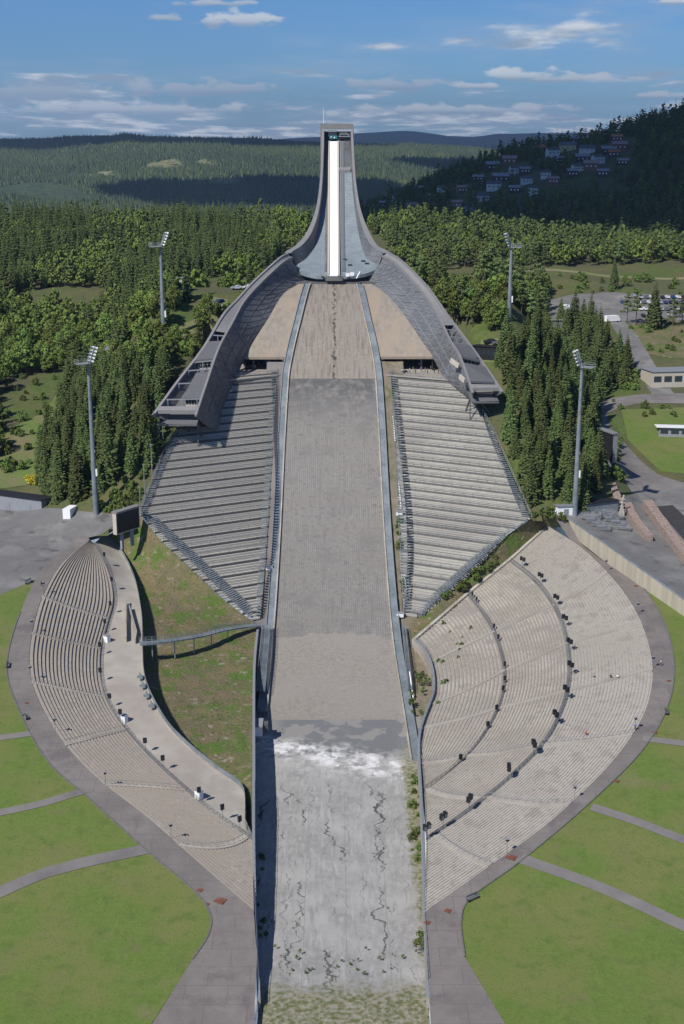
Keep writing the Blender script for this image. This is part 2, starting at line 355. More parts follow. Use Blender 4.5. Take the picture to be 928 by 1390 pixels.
def outx(nt, N, L, src, col, mix, ramp, nz):
    sp = N.new('ShaderNodeSeparateXYZ'); L.new(src, sp.inputs[0])
    def rng(o, a, b):
        r = N.new('ShaderNodeMapRange'); r.inputs[1].default_value = a; r.inputs[2].default_value = b; L.new(o, r.inputs[0]); return r.outputs[0]
    def mul(a, b):
        m = N.new('ShaderNodeMath'); m.operation = 'MULTIPLY'; L.new(a, m.inputs[0]); L.new(b, m.inputs[1]); return m.outputs[0]
    def add(a, b, k=1.0):
        m = N.new('ShaderNodeMath'); m.operation = 'MULTIPLY_ADD'; L.new(b, m.inputs[0]); m.inputs[1].default_value = k; L.new(a, m.inputs[2]); return m.outputs[0]
    yy = add(sp.outputs[1], nz(.16, 5), 16)      # ragged edges between damp, painted cloud-reflection and dry zones (world y + 8 mean)
    # damp dark zone y 283..295
    damp = mul(rng(yy, 284, 287), rng(sp.outputs[0], -19, -12)); col = mix(damp, col, (.155, .158, .162))
    damp2 = mul(damp, ramp(nz(.13, 3), .52, .56)); col = mix(damp2, col, (.235, .225, .21))
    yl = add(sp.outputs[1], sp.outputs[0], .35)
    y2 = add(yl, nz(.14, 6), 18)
    cloud_refl = mul(mul(rng(y2, 279, 282), rng(y2, 290, 288)), ramp(nz(.20, 7), .49, .54)); col = mix(cloud_refl, col, (.66, .66, .65)); cloud_refl2 = mul(mul(rng(y2, 275, 281), rng(y2, 293, 288)), ramp(nz(.5, 7), .42, .62)); col = mix(cloud_refl2, col, (.50, .49, .47))  # pale patches: cloud reflection on the wet floor, painted into the colour
    # cracks: wandering near-vertical lines, broken up along their length
    def cracks(period, offx, amp, sc, wd, mlo, mhi):
        mp = N.new('ShaderNodeMapping'); mp.inputs['Location'].default_value = (offx*7, offx*3, 0); mp.inputs['Scale'].default_value = (sc*.5, sc, 0); L.new(src, mp.inputs[0])
        w1 = N.new('ShaderNodeTexNoise'); w1.inputs['Scale'].default_value = 1; w1.inputs['Detail'].default_value = 7; w1.inputs['Roughness'].default_value = .62; L.new(mp.outputs[0], w1.inputs[0])
        xx = add(sp.outputs[0], w1.outputs['Fac'], amp)
        a = N.new('ShaderNodeMath'); a.operation = 'PINGPONG'; a.inputs[1].default_value = period/2; b = N.new('ShaderNodeMath'); L.new(xx, b.inputs[0]); b.inputs[1].default_value = offx+100; L.new(b.outputs[0], a.inputs[0])
        mq = N.new('ShaderNodeMapping'); mq.inputs['Location'].default_value = (offx, offx*5, 0); mq.inputs['Scale'].default_value = (.16, .055, 0); L.new(src, mq.inputs[0])
        w2 = N.new('ShaderNodeTexNoise'); w2.inputs['Scale'].default_value = 1; w2.inputs['Detail'].default_value = 3; L.new(mq.outputs[0], w2.inputs[0])
        k = N.new('ShaderNodeMath'); k.operation = 'MULTIPLY'; k.inputs[1].default_value = wd; L.new(rng(w2.outputs['Fac'], mlo, mhi), k.inputs[0])
        c = N.new('ShaderNodeMath'); c.operation = 'LESS_THAN'; L.new(a.outputs[0], c.inputs[0]); L.new(k.outputs[0], c.inputs[1]); return c.outputs[0]
    cz = rng(sp.outputs[1], 266, 258)
    ms = N.new('ShaderNodeMapping'); ms.inputs['Scale'].default_value = (1.3, .22, .1); L.new(src, ms.inputs[0]); st = N.new('ShaderNodeTexNoise'); st.inputs['Scale'].default_value = 1; st.inputs['Detail'].default_value = 8; st.inputs['Distortion'].default_value = .6; L.new(ms.outputs[0], st.inputs[0])
    dry = rng(sp.outputs[1], 276, 268); col = mix(mul(ramp(st.outputs['Fac'], .54, .72), dry), col, (.25, .242, .225)); col = mix(mul(ramp(st.outputs['Fac'], .44, .30), dry), col, (.37, .36, .34))
    col = mix(mul(cracks(3.7, 9.0, 7.0, .24, .08, .46, .62), cz), col, (.14, .135, .125)); col = mix(mul(cracks(9.1, 12.0, 14.0, .10, .28, .50, .62), cz), col, (.10, .095, .09))
    col = mix(mul(cracks(8.3, 1.3, 11.0, .15, .36, .50, .66), cz), col, (.085, .08, .075))
    col = mix(mul(cracks(5.7, 6.0, 6.0, .30, .12, .50, .66), cz), col, (.12, .115, .105))
    col = mix(mul(cracks(7.5, 3.0, .25, .3, .05, .1, .3), cz), col, (.24, .23, .215))
    # weeds at both edges and at the low end
    ax = N.new('ShaderNodeMath'); ax.operation = 'ABSOLUTE'; L.new(add(sp.outputs[0], sp.outputs[0], 0.0), ax.inputs[0])
    e = add(sp.outputs[0], nz(.5, 6), 4.5); wc = mix(ramp(nz(1.1, 6), .40, .60), (.27, .245, .19), (.105, .12, .042)); col = mix(mul(rng(e, 16.8, 18.2), rng(sp.outputs[1], 285, 270)), col, wc)
    e2 = add(sp.outputs[1], nz(.5, 7), 14); col = mix(rng(e2, 197, 192), col, wc)
    return col
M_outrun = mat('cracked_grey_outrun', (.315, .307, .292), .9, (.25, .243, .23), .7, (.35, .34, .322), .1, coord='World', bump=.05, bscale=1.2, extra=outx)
# ------------------------------------------------------------------ ground sheet
def axis(rngs):
    out = []
    for a, b, st in rngs:
        n = max(1, round((b-a)/st)); out += [a+(b-a)*k/n for k in range(n)]
    out.append(rngs[-1][1]); return out
def make_ground():
    xs = axis([(-15000, -2500, 2500), (-2500, -600, 200), (-600, -160, 12), (-160, 160, 2.5), (160, 600, 12), (600, 2500, 200), (2500, 15000, 2500)])
    ys = axis([(-3000, -300, 900), (-300, 60, 40), (60, 150, 10), (150, 500, 2.5), (500, 1000, 8), (1000, 1700, 40), (1700, 20000, 1500)])
    V = [(x, y, zt(x, y)) for y in ys for x in xs]; w = len(xs)
    ins = [inpoly(v[0], v[1], HOLE) if abs(v[0]) < 120 and 140 < v[1] < 420 else False for v in V]
    Fc = []
    for j in range(len(ys)-1):
        for i in range(w-1):
            a = j*w+i
            if ins[a] or ins[a+1] or ins[a+w] or ins[a+w+1]: continue
            Fc.append((a, a+1, a+w+1, a+w))
    me = bpy.data.meshes.new('ground'); me.from_pydata(V, [], Fc); me.materials.append(M_ground)
    me.polygons.foreach_set('use_smooth', [True]*len(Fc))
    o = bpy.data.objects.new('ground', me); COL.objects.link(o); tag(o, kind='structure'); return o
make_ground()
def loftm(A, B, nv, zfun=None, off=0.0, bulge=0.0):
    rows = []
    for k in range(nv+1):
        t = k/nv; r = []
        for a, b in zip(A, B):
            p = Vector(a).lerp(Vector(b), t)
            if zfun: p.z = zfun(p.x, p.y)+off
            else: p.z += off + bulge*4*t*(1-t)
            r.append(p)
        rows.append(r)
    return rows
def sheet(name, A, B, n, nv, m, zfun=zg, off=.12, kind='structure', smooth=True, bulge=0, rough=0, edge=0):
    A = resamp(A, n); B = resamp(B, n); mb = MB(); rows = loftm(A, B, nv, zfun, off, bulge)
    if rough:
        for r in rows[1:-1]:
            for p in r[1:-1]: p.z += noise.noise(p*.35)*rough + noise.noise(p*1.1)*rough*.35
    mb.grid(rows)
    if edge:
        for r in (rows[0], rows[-1]): mb.grid([r, [p-Vector((0, 0, edge)) for p in r]])
    o = mb.build(name, m, None, smooth); tag(o, kind=kind); return o
H = lambda px, py: hit(px, py, zt)
def HP_(l): return [H(a, b) for a, b in l]
# ring path round the bowl
RLo = HP_([(112,722),(62,768),(27,835),(10,900),(20,950),(62,1030),(122,1085),(196,1152),(262,1208),(285,1240),(284,1268),(262,1303)])
RRo = HP_([(772,712),(815,742),(862,785),(898,840),(914,900),(905,960),(870,1020),(800,1090),(708,1168),(640,1218),(625,1250),(630,1300)])
RLi = curve(RL, 60)+[PZ(348,1290,4.5), PZ(350,1300,4.3)]; RRi = curve(RR, 60)+[PZ(577,1290,4.5), PZ(578,1300,4.3)]
sheet('ring_path', RLi, curve(RLo, 90), 110, 6, M_path, off=.13, edge=.25)
sheet('ring_path', RRi, curve(RRo, 90), 110, 6, M_path, off=.13, edge=.25)
def kerb(l, m=None):
    l = resamp([Vector(q) for q in l], 160); A_, B_ = [], []
    for i, p in enumerate(l):
        t = l[min(159, i+1)]-l[max(0, i-1)]; t.z = 0; t.normalize(); s = Vector((-t.y, t.x, 0))*.14; A_.append(p+s); B_.append(p-s)
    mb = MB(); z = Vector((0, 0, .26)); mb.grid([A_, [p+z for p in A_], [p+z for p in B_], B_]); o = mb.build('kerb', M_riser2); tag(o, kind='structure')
kerb(curve(RLo, 160)[28:]); kerb(curve(RRo, 160)[24:])
# lower continuation of the path below the frame edge
sheet('lower_path', [PZ(350,1300,4.3), PZ(340,1500,3.0)], HP_([(262,1303), (150,1480)]), 8, 6, M_path, off=.13)
sheet('lower_path', [PZ(578,1300,4.3), PZ(590,1500,3.0)], HP_([(630,1300), (740,1480)]), 8, 6, M_path, off=.13)
# lawns: mown sheets between the paths
def quadsheet(name, P, m, n=30, nv=24, off=.06):
    a, b, c, d = [H(*p) for p in P]; sheet(name, [a, b], [d, c], n, nv, m, off=off)
sheet('lawn', curve(HP_([(48,792),(27,835),(10,900),(20,950),(62,1030),(122,1085),(196,1152),(262,1208),(285,1240),(284,1268),(262,1303),(200,1400)]), 120), curve([Vector((-150, 350, 0)), Vector((-190, 300, 0)), Vector((-190, 250, 0)), Vector((-170, 190, 0)), Vector((-110, 130, 0)), Vector((-60, 128, 0))], 80), 90, 30, M_lawn, off=.07)
sheet('lawn', curve(HP_([(862,785),(898,840),(914,900),(905,960),(870,1020),(800,1090),(708,1168),(640,1218),(625,1250),(630,1300),(690,1400)]), 120), curve([Vector((150, 345, 0)), Vector((190, 300, 0)), Vector((190, 250, 0)), Vector((170, 190, 0)), Vector((110, 130, 0)), Vector((60, 128, 0))], 80), 90, 30, M_lawn, off=.07)
def strip(name, c, w, m, n=30, off=.2, kind='structure', zfun=zg):
    c = resamp(curve(c, 40), n); A = []; B = []
    for i, p in enumerate(c):
        t = (c[min(n-1, i+1)]-c[max(0, i-1)]); t.z = 0; t.normalize(); s = Vector((-t.y, t.x, 0))*(w/2)
        A.append(p+s); B.append(p-s)
    return sheet(name, A, B, n, 3, m, off=off, kind=kind, zfun=zfun)
for pts, w in (([(-420,1060),(45,996)], 2.2), ([(-420,1180),(0,1104),(116,1074)], 2.2), ([(-420,1400),(0,1212),(90,1178),(205,1152)], 3.0),
               ([(1010,1018),(928,1010),(872,1003)], 2.2), ([(1040,1180),(928,1141),(860,1115),(802,1096)], 2.4), ([(1060,1318),(928,1258),(820,1208),(706,1166)], 2.8)):
    strip('lawn_path', HP_(pts), w, M_road, 26, .17)
# plaza on the left
sheet('plaza', HP_([(-420,690),(-200,684),(0,687),(60,690),(105,694),(140,697),(172,700)]), HP_([(-330,880),(-160,850),(0,808),(52,786),(100,742),(112,732),(138,726)]), 50, 20, M_asph, off=.09)
# ------------------------------------------------------------------ the hill
def edge_table(px): return sorted([(q.y, q.x) for q in [hit(a, b, lambda x, y: zh(y)) for a, b in px]])
TL_ = edge_table([(427,381),(411,430),(399,480),(393,515),(383,700),(373,860),(363,975),(356,1030)])
TR_ = edge_table([(478,381),(492,430),(503,480),(508,515),(518,700),(530,860),(547,975),(556,1035)])
xl = lambda y: interp(y, TL_); xr = lambda y: interp(y, TR_)
HILL = thing('ski_jump', 'large concrete ski jump with white inrun tower, curved mesh windscreens and long landing slope', 'ski jump', (0, 500, 74))
def slope(name, y0, y1, m, parent, st=1.5, nx=12, dz=0, rough=0):
    n = max(2, round(abs(y1-y0)/st)); rows = []
    for i in range(n+1):
        y = y0+(y1-y0)*i/n
        rows.append([Vector((lerp(xl(y), xr(y), k/nx), y, zh(y)+dz)) for k in range(nx+1)])
        if rough:
            for p in rows[-1]: p.z += noise.noise(p*.4)*rough
    mb = MB(); mb.grid(rows); return mb.build(name, m, parent, True)
yl_ = hit(450, 515, lambda x, y: zh(y)).y
slope('knoll_surface', yl_, 499, M_knoll, HILL)
# bristle matting lies 12 cm proud of the concrete, its lower hem ragged
def matting():
    rows = []; n = 90
    for i in range(n+1):
        r = []
        for k in range(41):
            t = k/40; x0 = -14.5+30*t
            yb = 337.5+2.2*noise.noise(Vector((x0*.16, 0, 5)))+1.3*noise.noise(Vector((x0*.5, 3, 5)))-2.5*(abs(t-.5)*2)**3
            y = lerp(yl_, yb, i/n); z = zh(y)+(.14 if i < n else .02)
            r.append(Vector((lerp(xl(y), xr(y), t), y, z)))
        rows.append(r)
    mb = MB(); mb.grid(rows); return mb.build('landing_mat', M_mat, HILL, True)
matting()
slope('sandy_apron', 295, 338.5, M_dirt, HILL, dz=0)
# joint across the knoll and two short lines
mb = MB()
mb.box((0, yl_+.1, zh(yl_)+.10), (xr(yl_)-xl(yl_), .35, .16))
mb.build('joint_strip', M_riser, HILL)
# outrun floor between the side walls
WRw = IR + [PZ(a, b, z) for (a, b), z in zip([(570,1070),(572,1110),(574,1170),(575,1240),(578,1300),(580,1360)], [3.9,4.3,4.7,5.0,4.2,3.8])]
WLt = sorted([(p.y, p.x) for p in WLw]); WRt = sorted([(p.y, p.x) for p in WRw])
def outrun():
    rows = []
    ys = axis([(176, 296, 1.2)])
    for y in ys:
        a, b = interp(y, WLt), interp(y, WRt); r = []
        for k in range(37):
            x = lerp(a-.1, b+.1, k/36); z = zh(y) - .015
            if y < 292: z += noise.noise(Vector((x*.25, y*.25, 0)))*.22*ss(292-y, 0, 20)
            if x > 16+.0*y and y > 250: z += .3
            r.append(Vector((x, y, z)))
        rows.append(r)
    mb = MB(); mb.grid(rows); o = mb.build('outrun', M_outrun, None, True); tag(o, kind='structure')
outrun()
# ground beyond the low end of the outrun
sheet('rough_ground', [Vector((-40, 177, 2.4)), Vector((-40, 120, 2.4))], [Vector((40, 177, 2.4)), Vector((40, 120, 2.4))], 20, 20, M_dry, zfun=lambda x, y: 2.75, off=0, rough=.3)
# raised ground strips left and right of the track
def strip_between(name, fa, fb, y0, y1, m, zf, nx=4, st=2, rough=.12):
    n = int(abs(y1-y0)/st); rows = []
    for i in range(n+1):
        y = y0+(y1-y0)*i/n; a, b = fa(y), fb(y)
        rows.append([Vector((lerp(a, b, k/nx), y, zf(lerp(a, b, k/nx), y)+(noise.noise(Vector((k, y*.4, 0)))*rough if 0 < k < nx else 0))) for k in range(nx+1)])
    mb = MB(); mb.grid(rows); o = mb.build(name, m, None, True); tag(o, kind='structure'); return o
strip_between('side_gravel', lambda y: xl(y)+.1, lambda y: min(interp(y, WLt)-.2, xl(y)-.5) if y < 338 else -23.2, 296, 448, M_road, lambda x, y: zh(y)-.5, rough=.1)
strip_between('side_gravel', lambda y: xr(y)-.1, lambda y: max(interp(y, WRt)+.2, xr(y)+.5) if y < 331 else 23.5, 296, 448, M_rock, lambda x, y: zh(y)-.35, rough=.4)
# ------------------------------------------------------------------ railings and walls
def railing(name, pts, h, sp, label, rails=2, r=.035, m=None, panel=None, group=None, parent=None, post=.06, n=None):
    m = m or M_rail; pts = [Vector(p) for p in pts]
    L = sum((b-a).length for a, b in zip(pts, pts[1:])); n = n or max(2, int(L/sp)+1)
    P = resamp(pts, n); up_ = Vector((0, 0, 1)); mb = MB()
    for p in P: mb.bar(p, p+up_*h, post)
    for a, b in zip(P, P[1:]):
        for k in range(rails):
            z = h*(k+1)/rails; mb.bar(a+up_*z, b+up_*z, r*1.6)
        if panel: mb.mi = 1; mb.bar(a+up_*(h*.48), b+up_*(h*.48), .03, h*.8); mb.mi = 0
    o = mb.build(name, [m, panel] if panel else m, parent)
    if parent is None: tag(o, label, 'railing', group)
    return o
def wall(name, pts, zb, th, m, label, cat='wall', cap=None, top=0.0, n=None):
    """wall along pts (top line); zb(i,p) gives the foot height"""
    n = n or len(pts); P = resamp(pts, n); A, B = [], []
    for i, p in enumerate(P):
        t = P[min(n-1, i+1)]-P[max(0, i-1)]; t.z = 0; t.normalize(); s = Vector((-t.y, t.x, 0))*(th/2); A.append(p+s+Vector((0, 0, top))); B.append(p-s+Vector((0, 0, top)))
    f = lambda l: [Vector((q.x, q.y, zb(q.x, q.y))) for q in l]
    mb = MB(); mb.grid([f(A), A]); mb.grid([A, B]); mb.grid([B, f(B)])
    for k in (0, -1): mb.quad(f(A)[k], A[k], B[k], f(B)[k])
    if cap:
        t = thing(name, label, cat, P[0]); mb.build('wall_face', m, t)
        c = MB(); up_ = Vector((0, 0, .12))
        for a, b, a2, b2 in zip(A, B, A[1:], B[1:]):
            o = (a-b)*.12; c.hexa([a+o+up_*.02, b-o+up_*.02, b2-o+up_*.02, a2+o+up_*.02, a+o+up_, b-o+up_, b2-o+up_, a2+o+up_])
        c.build('coping', cap, t); return t
    o = mb.build(name, m); tag(o, label, cat); return o
wall('retaining_wall', curve(WLw, 60), lambda x, y: zh(y)-1.0, .5, M_conc, 'long concrete retaining wall along the left side of the outrun', cap=M_galv, n=60, top=.3)
WRtop = [p+Vector((0, 0, .9)) for p in curve(WRw, 90)]
wall('retaining_wall', WRtop, lambda x, y: zh(y)-1.0, .5, M_conc, 'curved concrete wall with grey rail along the right side of the outrun', cap=M_galv, n=90)
railing('railing', [p+Vector((0, 0, .1)) for p in WRtop[::3]], 1.0, 2.0, 'thin steel railing on top of the curved wall right of the outrun', m=M_steel)
railing('railing', [p+Vector((0, 0, .4)) for p in curve(WLw, 30)[12:]], .9, 2.5, 'low steel railing on top of the left outrun wall', m=M_galv)
# ------------------------------------------------------------------ bowl stands
def stand_surface(curves, rows, nt, seat=True):
    """curves: list of 3-D control polylines inner->outer, rows[i] rows between curve i and i+1"""
    C = [curve(c, nt) for c in curves]; levels = []
    for i in range(len(C)-1):
        for k in range(rows[i]): levels.append([C[i][j].lerp(C[i+1][j], k/rows[i]) for j in range(nt)])
    levels.append(C[-1]); return levels
def steps_mesh(levels, hi=.12, k0=.42, mats=2):
    mb = MB(); nt = len(levels[0]); R_ = []
    for a, b in zip(levels, levels[1:]):
        r1, r2, r3, r4 = [], [], [], []
        for p, q in zip(a, b):
            d = q-p; up_ = Vector((0, 0, hi))
            base = Vector((p.x, p.y, q.z))
            r1.append(Vector((p.x, p.y, p.z))); r2.append(base+up_)
            m = Vector((p.x+d.x*k0, p.y+d.y*k0, q.z)); r3.append(m+up_); r4.append(m)
        R_.append((r1, r2, r3, r4, [Vector(q) for q in b]))
    for r1, r2, r3, r4, r5 in R_:
        mb.mi = 1; mb.grid([r1, r2]); mb.mi = 0; mb.grid([r2, r3]); mb.mi = 1; mb.grid([r3, r4]); mb.mi = 2; mb.grid([r4, r5])
    return mb
LR = stand_surface([IR, A1, A2, RR], [18, 20, 24], 120)
RS = thing('bowl_stand', 'wide curved concrete grandstand with stepped rows on the right side of the outrun bowl', 'grandstand', RR[5])
mb = steps_mesh(LR[:19]); mb.build('lower_tier', [M_concM, M_conc, M_conc], RS)
mb = steps_mesh(LR[18:39]); mb.build('middle_tier', [M_concM, M_conc, M_conc], RS)
mb = steps_mesh(LR[38:]); mb.build('upper_tier', [M_concR, M_concR, M_concR], RS)
LL = stand_surface([IL, RL], [19], 110)
LS = thing('bowl_stand', 'narrower curved concrete grandstand with dark stepped rows on the left side of the bowl', 'grandstand', RL[4])
mb = steps_mesh(LL, hi=.1, k0=.5); mb.build('seating_tier', [M_concL, M_concL, M_concL], LS)
# end wall of the right stand (pale sloping edge towards the landing slope) and of each bottom end
mb = MB(); e = [r[0] for r in LR]; o_ = Vector((-.35, .35, 0))
for a, b in zip(e, e[1:]):
    mb.hexa([a-Vector((0, 0, 3)), a+o_*2-Vector((0, 0, 3)), b+o_*2-Vector((0, 0, 3)), b-Vector((0, 0, 3)), a+Vector((0, 0, .75)), a+o_*2+Vector((0, 0, .75)), b+o_*2+Vector((0, 0, .75)), b+Vector((0, 0, .75))])
mb.build('edge_wall', M_conc, RS)
def spoke(levels, cols, cuts, parent, w=1.7, m=None, rail=None):
    """radial stair over a stand: cols = fractional column index per cut level"""
    nt = len(levels[0]); mb = MB(); pts = []
    k0, k1 = cuts[0], cuts[-1]
    for k in range(k0, k1+1):
        f = 0
        for i in range(len(cuts)-1):
            if cuts[i] <= k <= cuts[i+1]: f = lerp(cols[i], cols[i+1], (k-cuts[i])/(cuts[i+1]-cuts[i])); break
        c = min(nt-1.001, f*(nt-1)/10); j = int(c); t = c-j
        p = levels[k][j].lerp(levels[k][min(nt-1, j+1)], t); g = (levels[k][min(nt-1, j+1)]-levels[k][max(0, j-1)]); g.z = 0; g.normalize(); pts.append((p, g))
    for (p, g), (q, g2) in zip(pts, pts[1:]):
        s = g*(w/2); m1 = p.lerp(q, .5)
        for a, b, z in ((p, m1, q.z-(q.z-p.z)*.5+.22), (m1, q, q.z+.20)):
            A = Vector((a.x, a.y, z)); B = Vector((b.x, b.y, z)); dn = Vector((0, 0, -.35))
            mb.hexa([A-s+dn, A+s+dn, B+s+dn, B-s+dn, A-s, A+s, B+s, B-s])
    mb.build('stairway', m or M_prom, parent)
    return [p+Vector((0, 0, .1)) for p, g in pts]
CR = [0, 18, 38, 62]
SP = [spoke(LR, c, CR, RS, m=M_prom) for c in ([2, 2.2, 2.3, 1.7], [4.8, 4.0, 3.7, 3.2], [6.6, 5.7, 5.3, 4.5], [9.9, 7.9, 7.0, 6.3])]
SP.append(spoke(LR, [9.8, 8.6, 7.7], [18, 38, 62], RS)); SP.append(spoke(LR, [9.8, 9.0], [38, 62], RS))
SPL = [spoke(LL, c, [0, 19], LS, m=M_prom, w=1.5) for c in ([2.7, 2.0], [3.9, 3.0], [5.4, 4.7], [6.4, 6.2], [7.8, 7.2], [9.8, 8.6])]
for i, s in enumerate(('fourth', 'fifth', 'sixth')):
    railing('stair_railing', SP[3+i], 1.1, 1.5, 'thin metal handrail beside the %s stairway from the top of the right stand' % s, rails=1, m=M_galv, post=.07)
for i, s in enumerate(('uppermost', 'second', 'third', 'fourth', 'fifth', 'lowest')):
    railing('stair_railing', SPL[i], 1.1, 1.5, 'thin metal handrail beside the %s stairway of the left stand' % s, rails=1, m=M_galv, post=.07)
railing('barrier_railing', curve(A1, 60), 1.15, 1.6, 'curved steel crowd barrier between the lower and middle rows of the right stand', rails=3, m=M_rail, post=.09)
railing('barrier_railing', curve(A2, 60), 1.15, 1.6, 'curved steel crowd barrier between the middle and upper rows of the right stand', rails=3, m=M_rail, post=.09)
off2 = lambda l, d: [p+Vector((0, 0, d)) for p in l]
# walkway platform along the barriers
for Cc, nm in ((A1, 1), (A2, 2)):
    c = curve(Cc, 90); mb = MB(); cen = Vector((18, 250, 0))
    A = [p+Vector((0, 0, .16)) for p in c]; B = []
    for p in c:
        d = (p-cen); d.z = 0; d.normalize(); B.append(p-d*1.3+Vector((0, 0, .16)))
    mb.grid([A, B]); mb.grid([B, [p-Vector((0, 0, .7)) for p in B]]); mb.build('walkway', M_asph, RS)
# promenade on the left
prom = MB(); n = 110; a = curve(IL, n); b = curve(EL, n)
prom.grid(loftm(a, b, 5, None, .02)); 
for i in range(1): pass
o = prom.build('promenade', M_prom, None, True); tag(o, kind='structure')
wall('promenade_wall', [p+Vector((0, 0, .25)) for p in b], lambda x, y: interp(y, HP)-1 if y < 250 else min(Lz(0, y)-13, 30) , .35, M_conc, 'curved concrete retaining wall between the left promenade and the grassy slope', n=80)
railing('railing', off2(b, .25), 1.15, 2.2, 'long blue-grey panelled railing on the outer edge of the left promenade', rails=2, m=M_steel, panel=M_steel, post=.1)
railing('railing', off2(a, .1), 1.15, 2.0, 'steel railing with posts between the left stand and the promenade', rails=3, m=M_rail, post=.09)
# end panel at the lower tip of the promenade
railing('railing', [IL[-1]+Vector((0, 0, .1)), EL[-1]+Vector((0, 0, .1))], 1.2, 1.5, 'short panelled railing closing the lower end of the promenade', m=M_steel, panel=M_steel)
# ramp wall in the promenade
def ramp():
    P = [PZ(a, b, z) for a, b, z in ((172, 818, 15.1), (171, 850, 14.0), (172, 870, 13.2), (184, 873, 13.0), (186, 862, 13.4), (176, 826, 14.8))]
    mb = MB(); top = [p+Vector((0, 0, .9)) for p in P]; n = len(P)
    for i in (0, 1, 3, 4):
        mb.bar(P[i]+Vector((0, 0, .5)), P[(i+1) % n]+Vector((0, 0, .5)), .25, 1.3)
    o = mb.build('ramp_parapet', M_conc); tag(o, 'low concrete parapet round the ramp opening in the left promenade', 'parapet')
ramp()
# grass bank between promenade and landing slope (left), rubble bank (right)
Abank = [p-Vector((0, 0, 3.6*min(1, .15+i/25))) for i, p in enumerate(curve(EL, 60))]
Bl = [p-Vector((0, 0, .5)) for p in SL_bot] + [p-Vector((0, 0, .3)) for p in WLw[:6]]
sheet('grass_bank', Abank, curve(Bl, 60), 60, 24, M_dry, zfun=None, off=0, bulge=-.4, rough=.35)
Br = [p+Vector((-.5, .5, .1)) for p in [r[0] for r in LR]]
def bank_r():
    A = [p-Vector((0, 0, .5)) for p in SR_bot]; A = A+[PY(556, 838, A[-1].y-1)]
    A[-1].z = A[-2].z-1
    sheet('weedy_bank', A, Br[::-1], 40, 8, M_dry, zfun=None, off=0, bulge=.3, rough=.5)
bank_r()
sheet('verge', [H(96,726), H(140,714), H(194,690)], [RL[0]-Vector((0,0,.2)), EL[0]-Vector((0,0,.5)), SL_bot[0]-Vector((0,0,.6))], 14, 6, M_road, zfun=None, off=-.05)
sheet('verge', [H(700,694), H(745,698), H(790,704)], [SR_bot[0]-Vector((0,0,.6)), RR[0]-Vector((0,0,.3)), RR[0]+Vector((9,2,-.3))], 14, 6, M_dry, zfun=None, off=-.05)
# ------------------------------------------------------------------ slope stands
def slope_stand(sgn, px, label, mats, big, gname):
    P = [hit(a, b, zs) for a, b in px]; poly = [(p.x, p.y) for p in P]
    root = thing('slope_stand', label, 'grandstand', (P[1].x, P[1].y, P[1].z))
    mb = MB(); z = 6.3; k = 0; rail_lines = []
    ris = [.44, .44, .44, big]; prev = None
    while z < 61.2:
        r = ris[k % 4]; z2 = z+r; c0, c1 = yh(z), yh(z2) if z2 < 76 else yh(z)+.8
        cm = (c0+c1)/2; xs_ = [ax*.25 for ax in range(60, 300) if inpoly(sgn*ax*.25, cm-.5*(ax*.25-22), poly)]
        if xs_:
            xa, xb = min(xs_), max(xs_); pt = lambda ax, c, zz: Vector((sgn*ax, c-.5*(ax-22), zz))
            isbig = k % 4 == 3
            # riser from z to z2 at front c0, then tread at z2 to c1, with a bench edge
            mb.mi = 2 if isbig else 1
            mb.quad(pt(xa, c0, z-.05), pt(xb, c0, z-.05), pt(xb, c0, z2), pt(xa, c0, z2))
            mb.mi = 0
            cc = c0+(c1-c0)*.5
            if not isbig:
                mb.quad(pt(xa, c0, z2), pt(xb, c0, z2), pt(xb, cc, z2), pt(xa, cc, z2))
                mb.mi = 1; mb.quad(pt(xa, cc, z2), pt(xb, cc, z2), pt(xb, cc, z2-.12), pt(xa, cc, z2-.12))
                mb.mi = 3; mb.quad(pt(xa, cc, z2-.12), pt(xb, cc, z2-.12), pt(xb, c1, z2-.12), pt(xa, c1, z2-.12))
            else:
                mb.quad(pt(xa, c0, z2), pt(xb, c0, z2), pt(xb, c1, z2-.05), pt(xa, c1, z2-.05)); rail_lines.append((pt(xa+.3, c0+.1, z2), pt(xb-.3, c0+.1, z2)))
        z = z2; k += 1
    mb.build('stepped_rows', mats, root)
    for a, b in rail_lines:
        m2 = MB(); n = max(2, int((b-a).length/3)); up_ = Vector((0, 0, .95))
        for i in range(n+1):
            p = a.lerp(b, i/n); m2.bar(p, p+up_, .07)
        m2.bar(a+up_, b+up_, .09); m2.bar(a+up_*.5, b+up_*.5, .05); m2.build('row_rail', M_rail, root)
    return root, P
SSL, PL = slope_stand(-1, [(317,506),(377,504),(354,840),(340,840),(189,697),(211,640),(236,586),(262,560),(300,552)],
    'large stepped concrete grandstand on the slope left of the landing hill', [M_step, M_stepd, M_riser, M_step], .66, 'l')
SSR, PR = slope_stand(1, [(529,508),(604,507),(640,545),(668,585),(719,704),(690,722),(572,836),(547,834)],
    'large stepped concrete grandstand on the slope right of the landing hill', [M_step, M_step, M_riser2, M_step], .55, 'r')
def stair(name, A, B, n, m, parent, railh=0, dz=.25):
    A, B = resamp(A, n+1), resamp(B, n+1); mb = MB()
    for i in range(n):
        a, b, c, d = A[i], B[i], B[i+1], A[i+1]; z = max(a.z, d.z)+dz; zz = min(a.z, d.z)-.5
        f = lambda p, q: Vector((p.x, p.y, q))
        g0, g1 = .0, .82
        a2 = a.lerp(d, g1); b2 = b.lerp(c, g1)
        mb.hexa([f(a, z-.12), f(b, z-.12), f(b2, z-.12), f(a2, z-.12), f(a, z), f(b, z), f(b2, z), f(a2, z)])
    return mb.build(name, m, parent)
hz_ = lambda l, dx=0: [hit(a+dx, b, zs) for a, b in l]
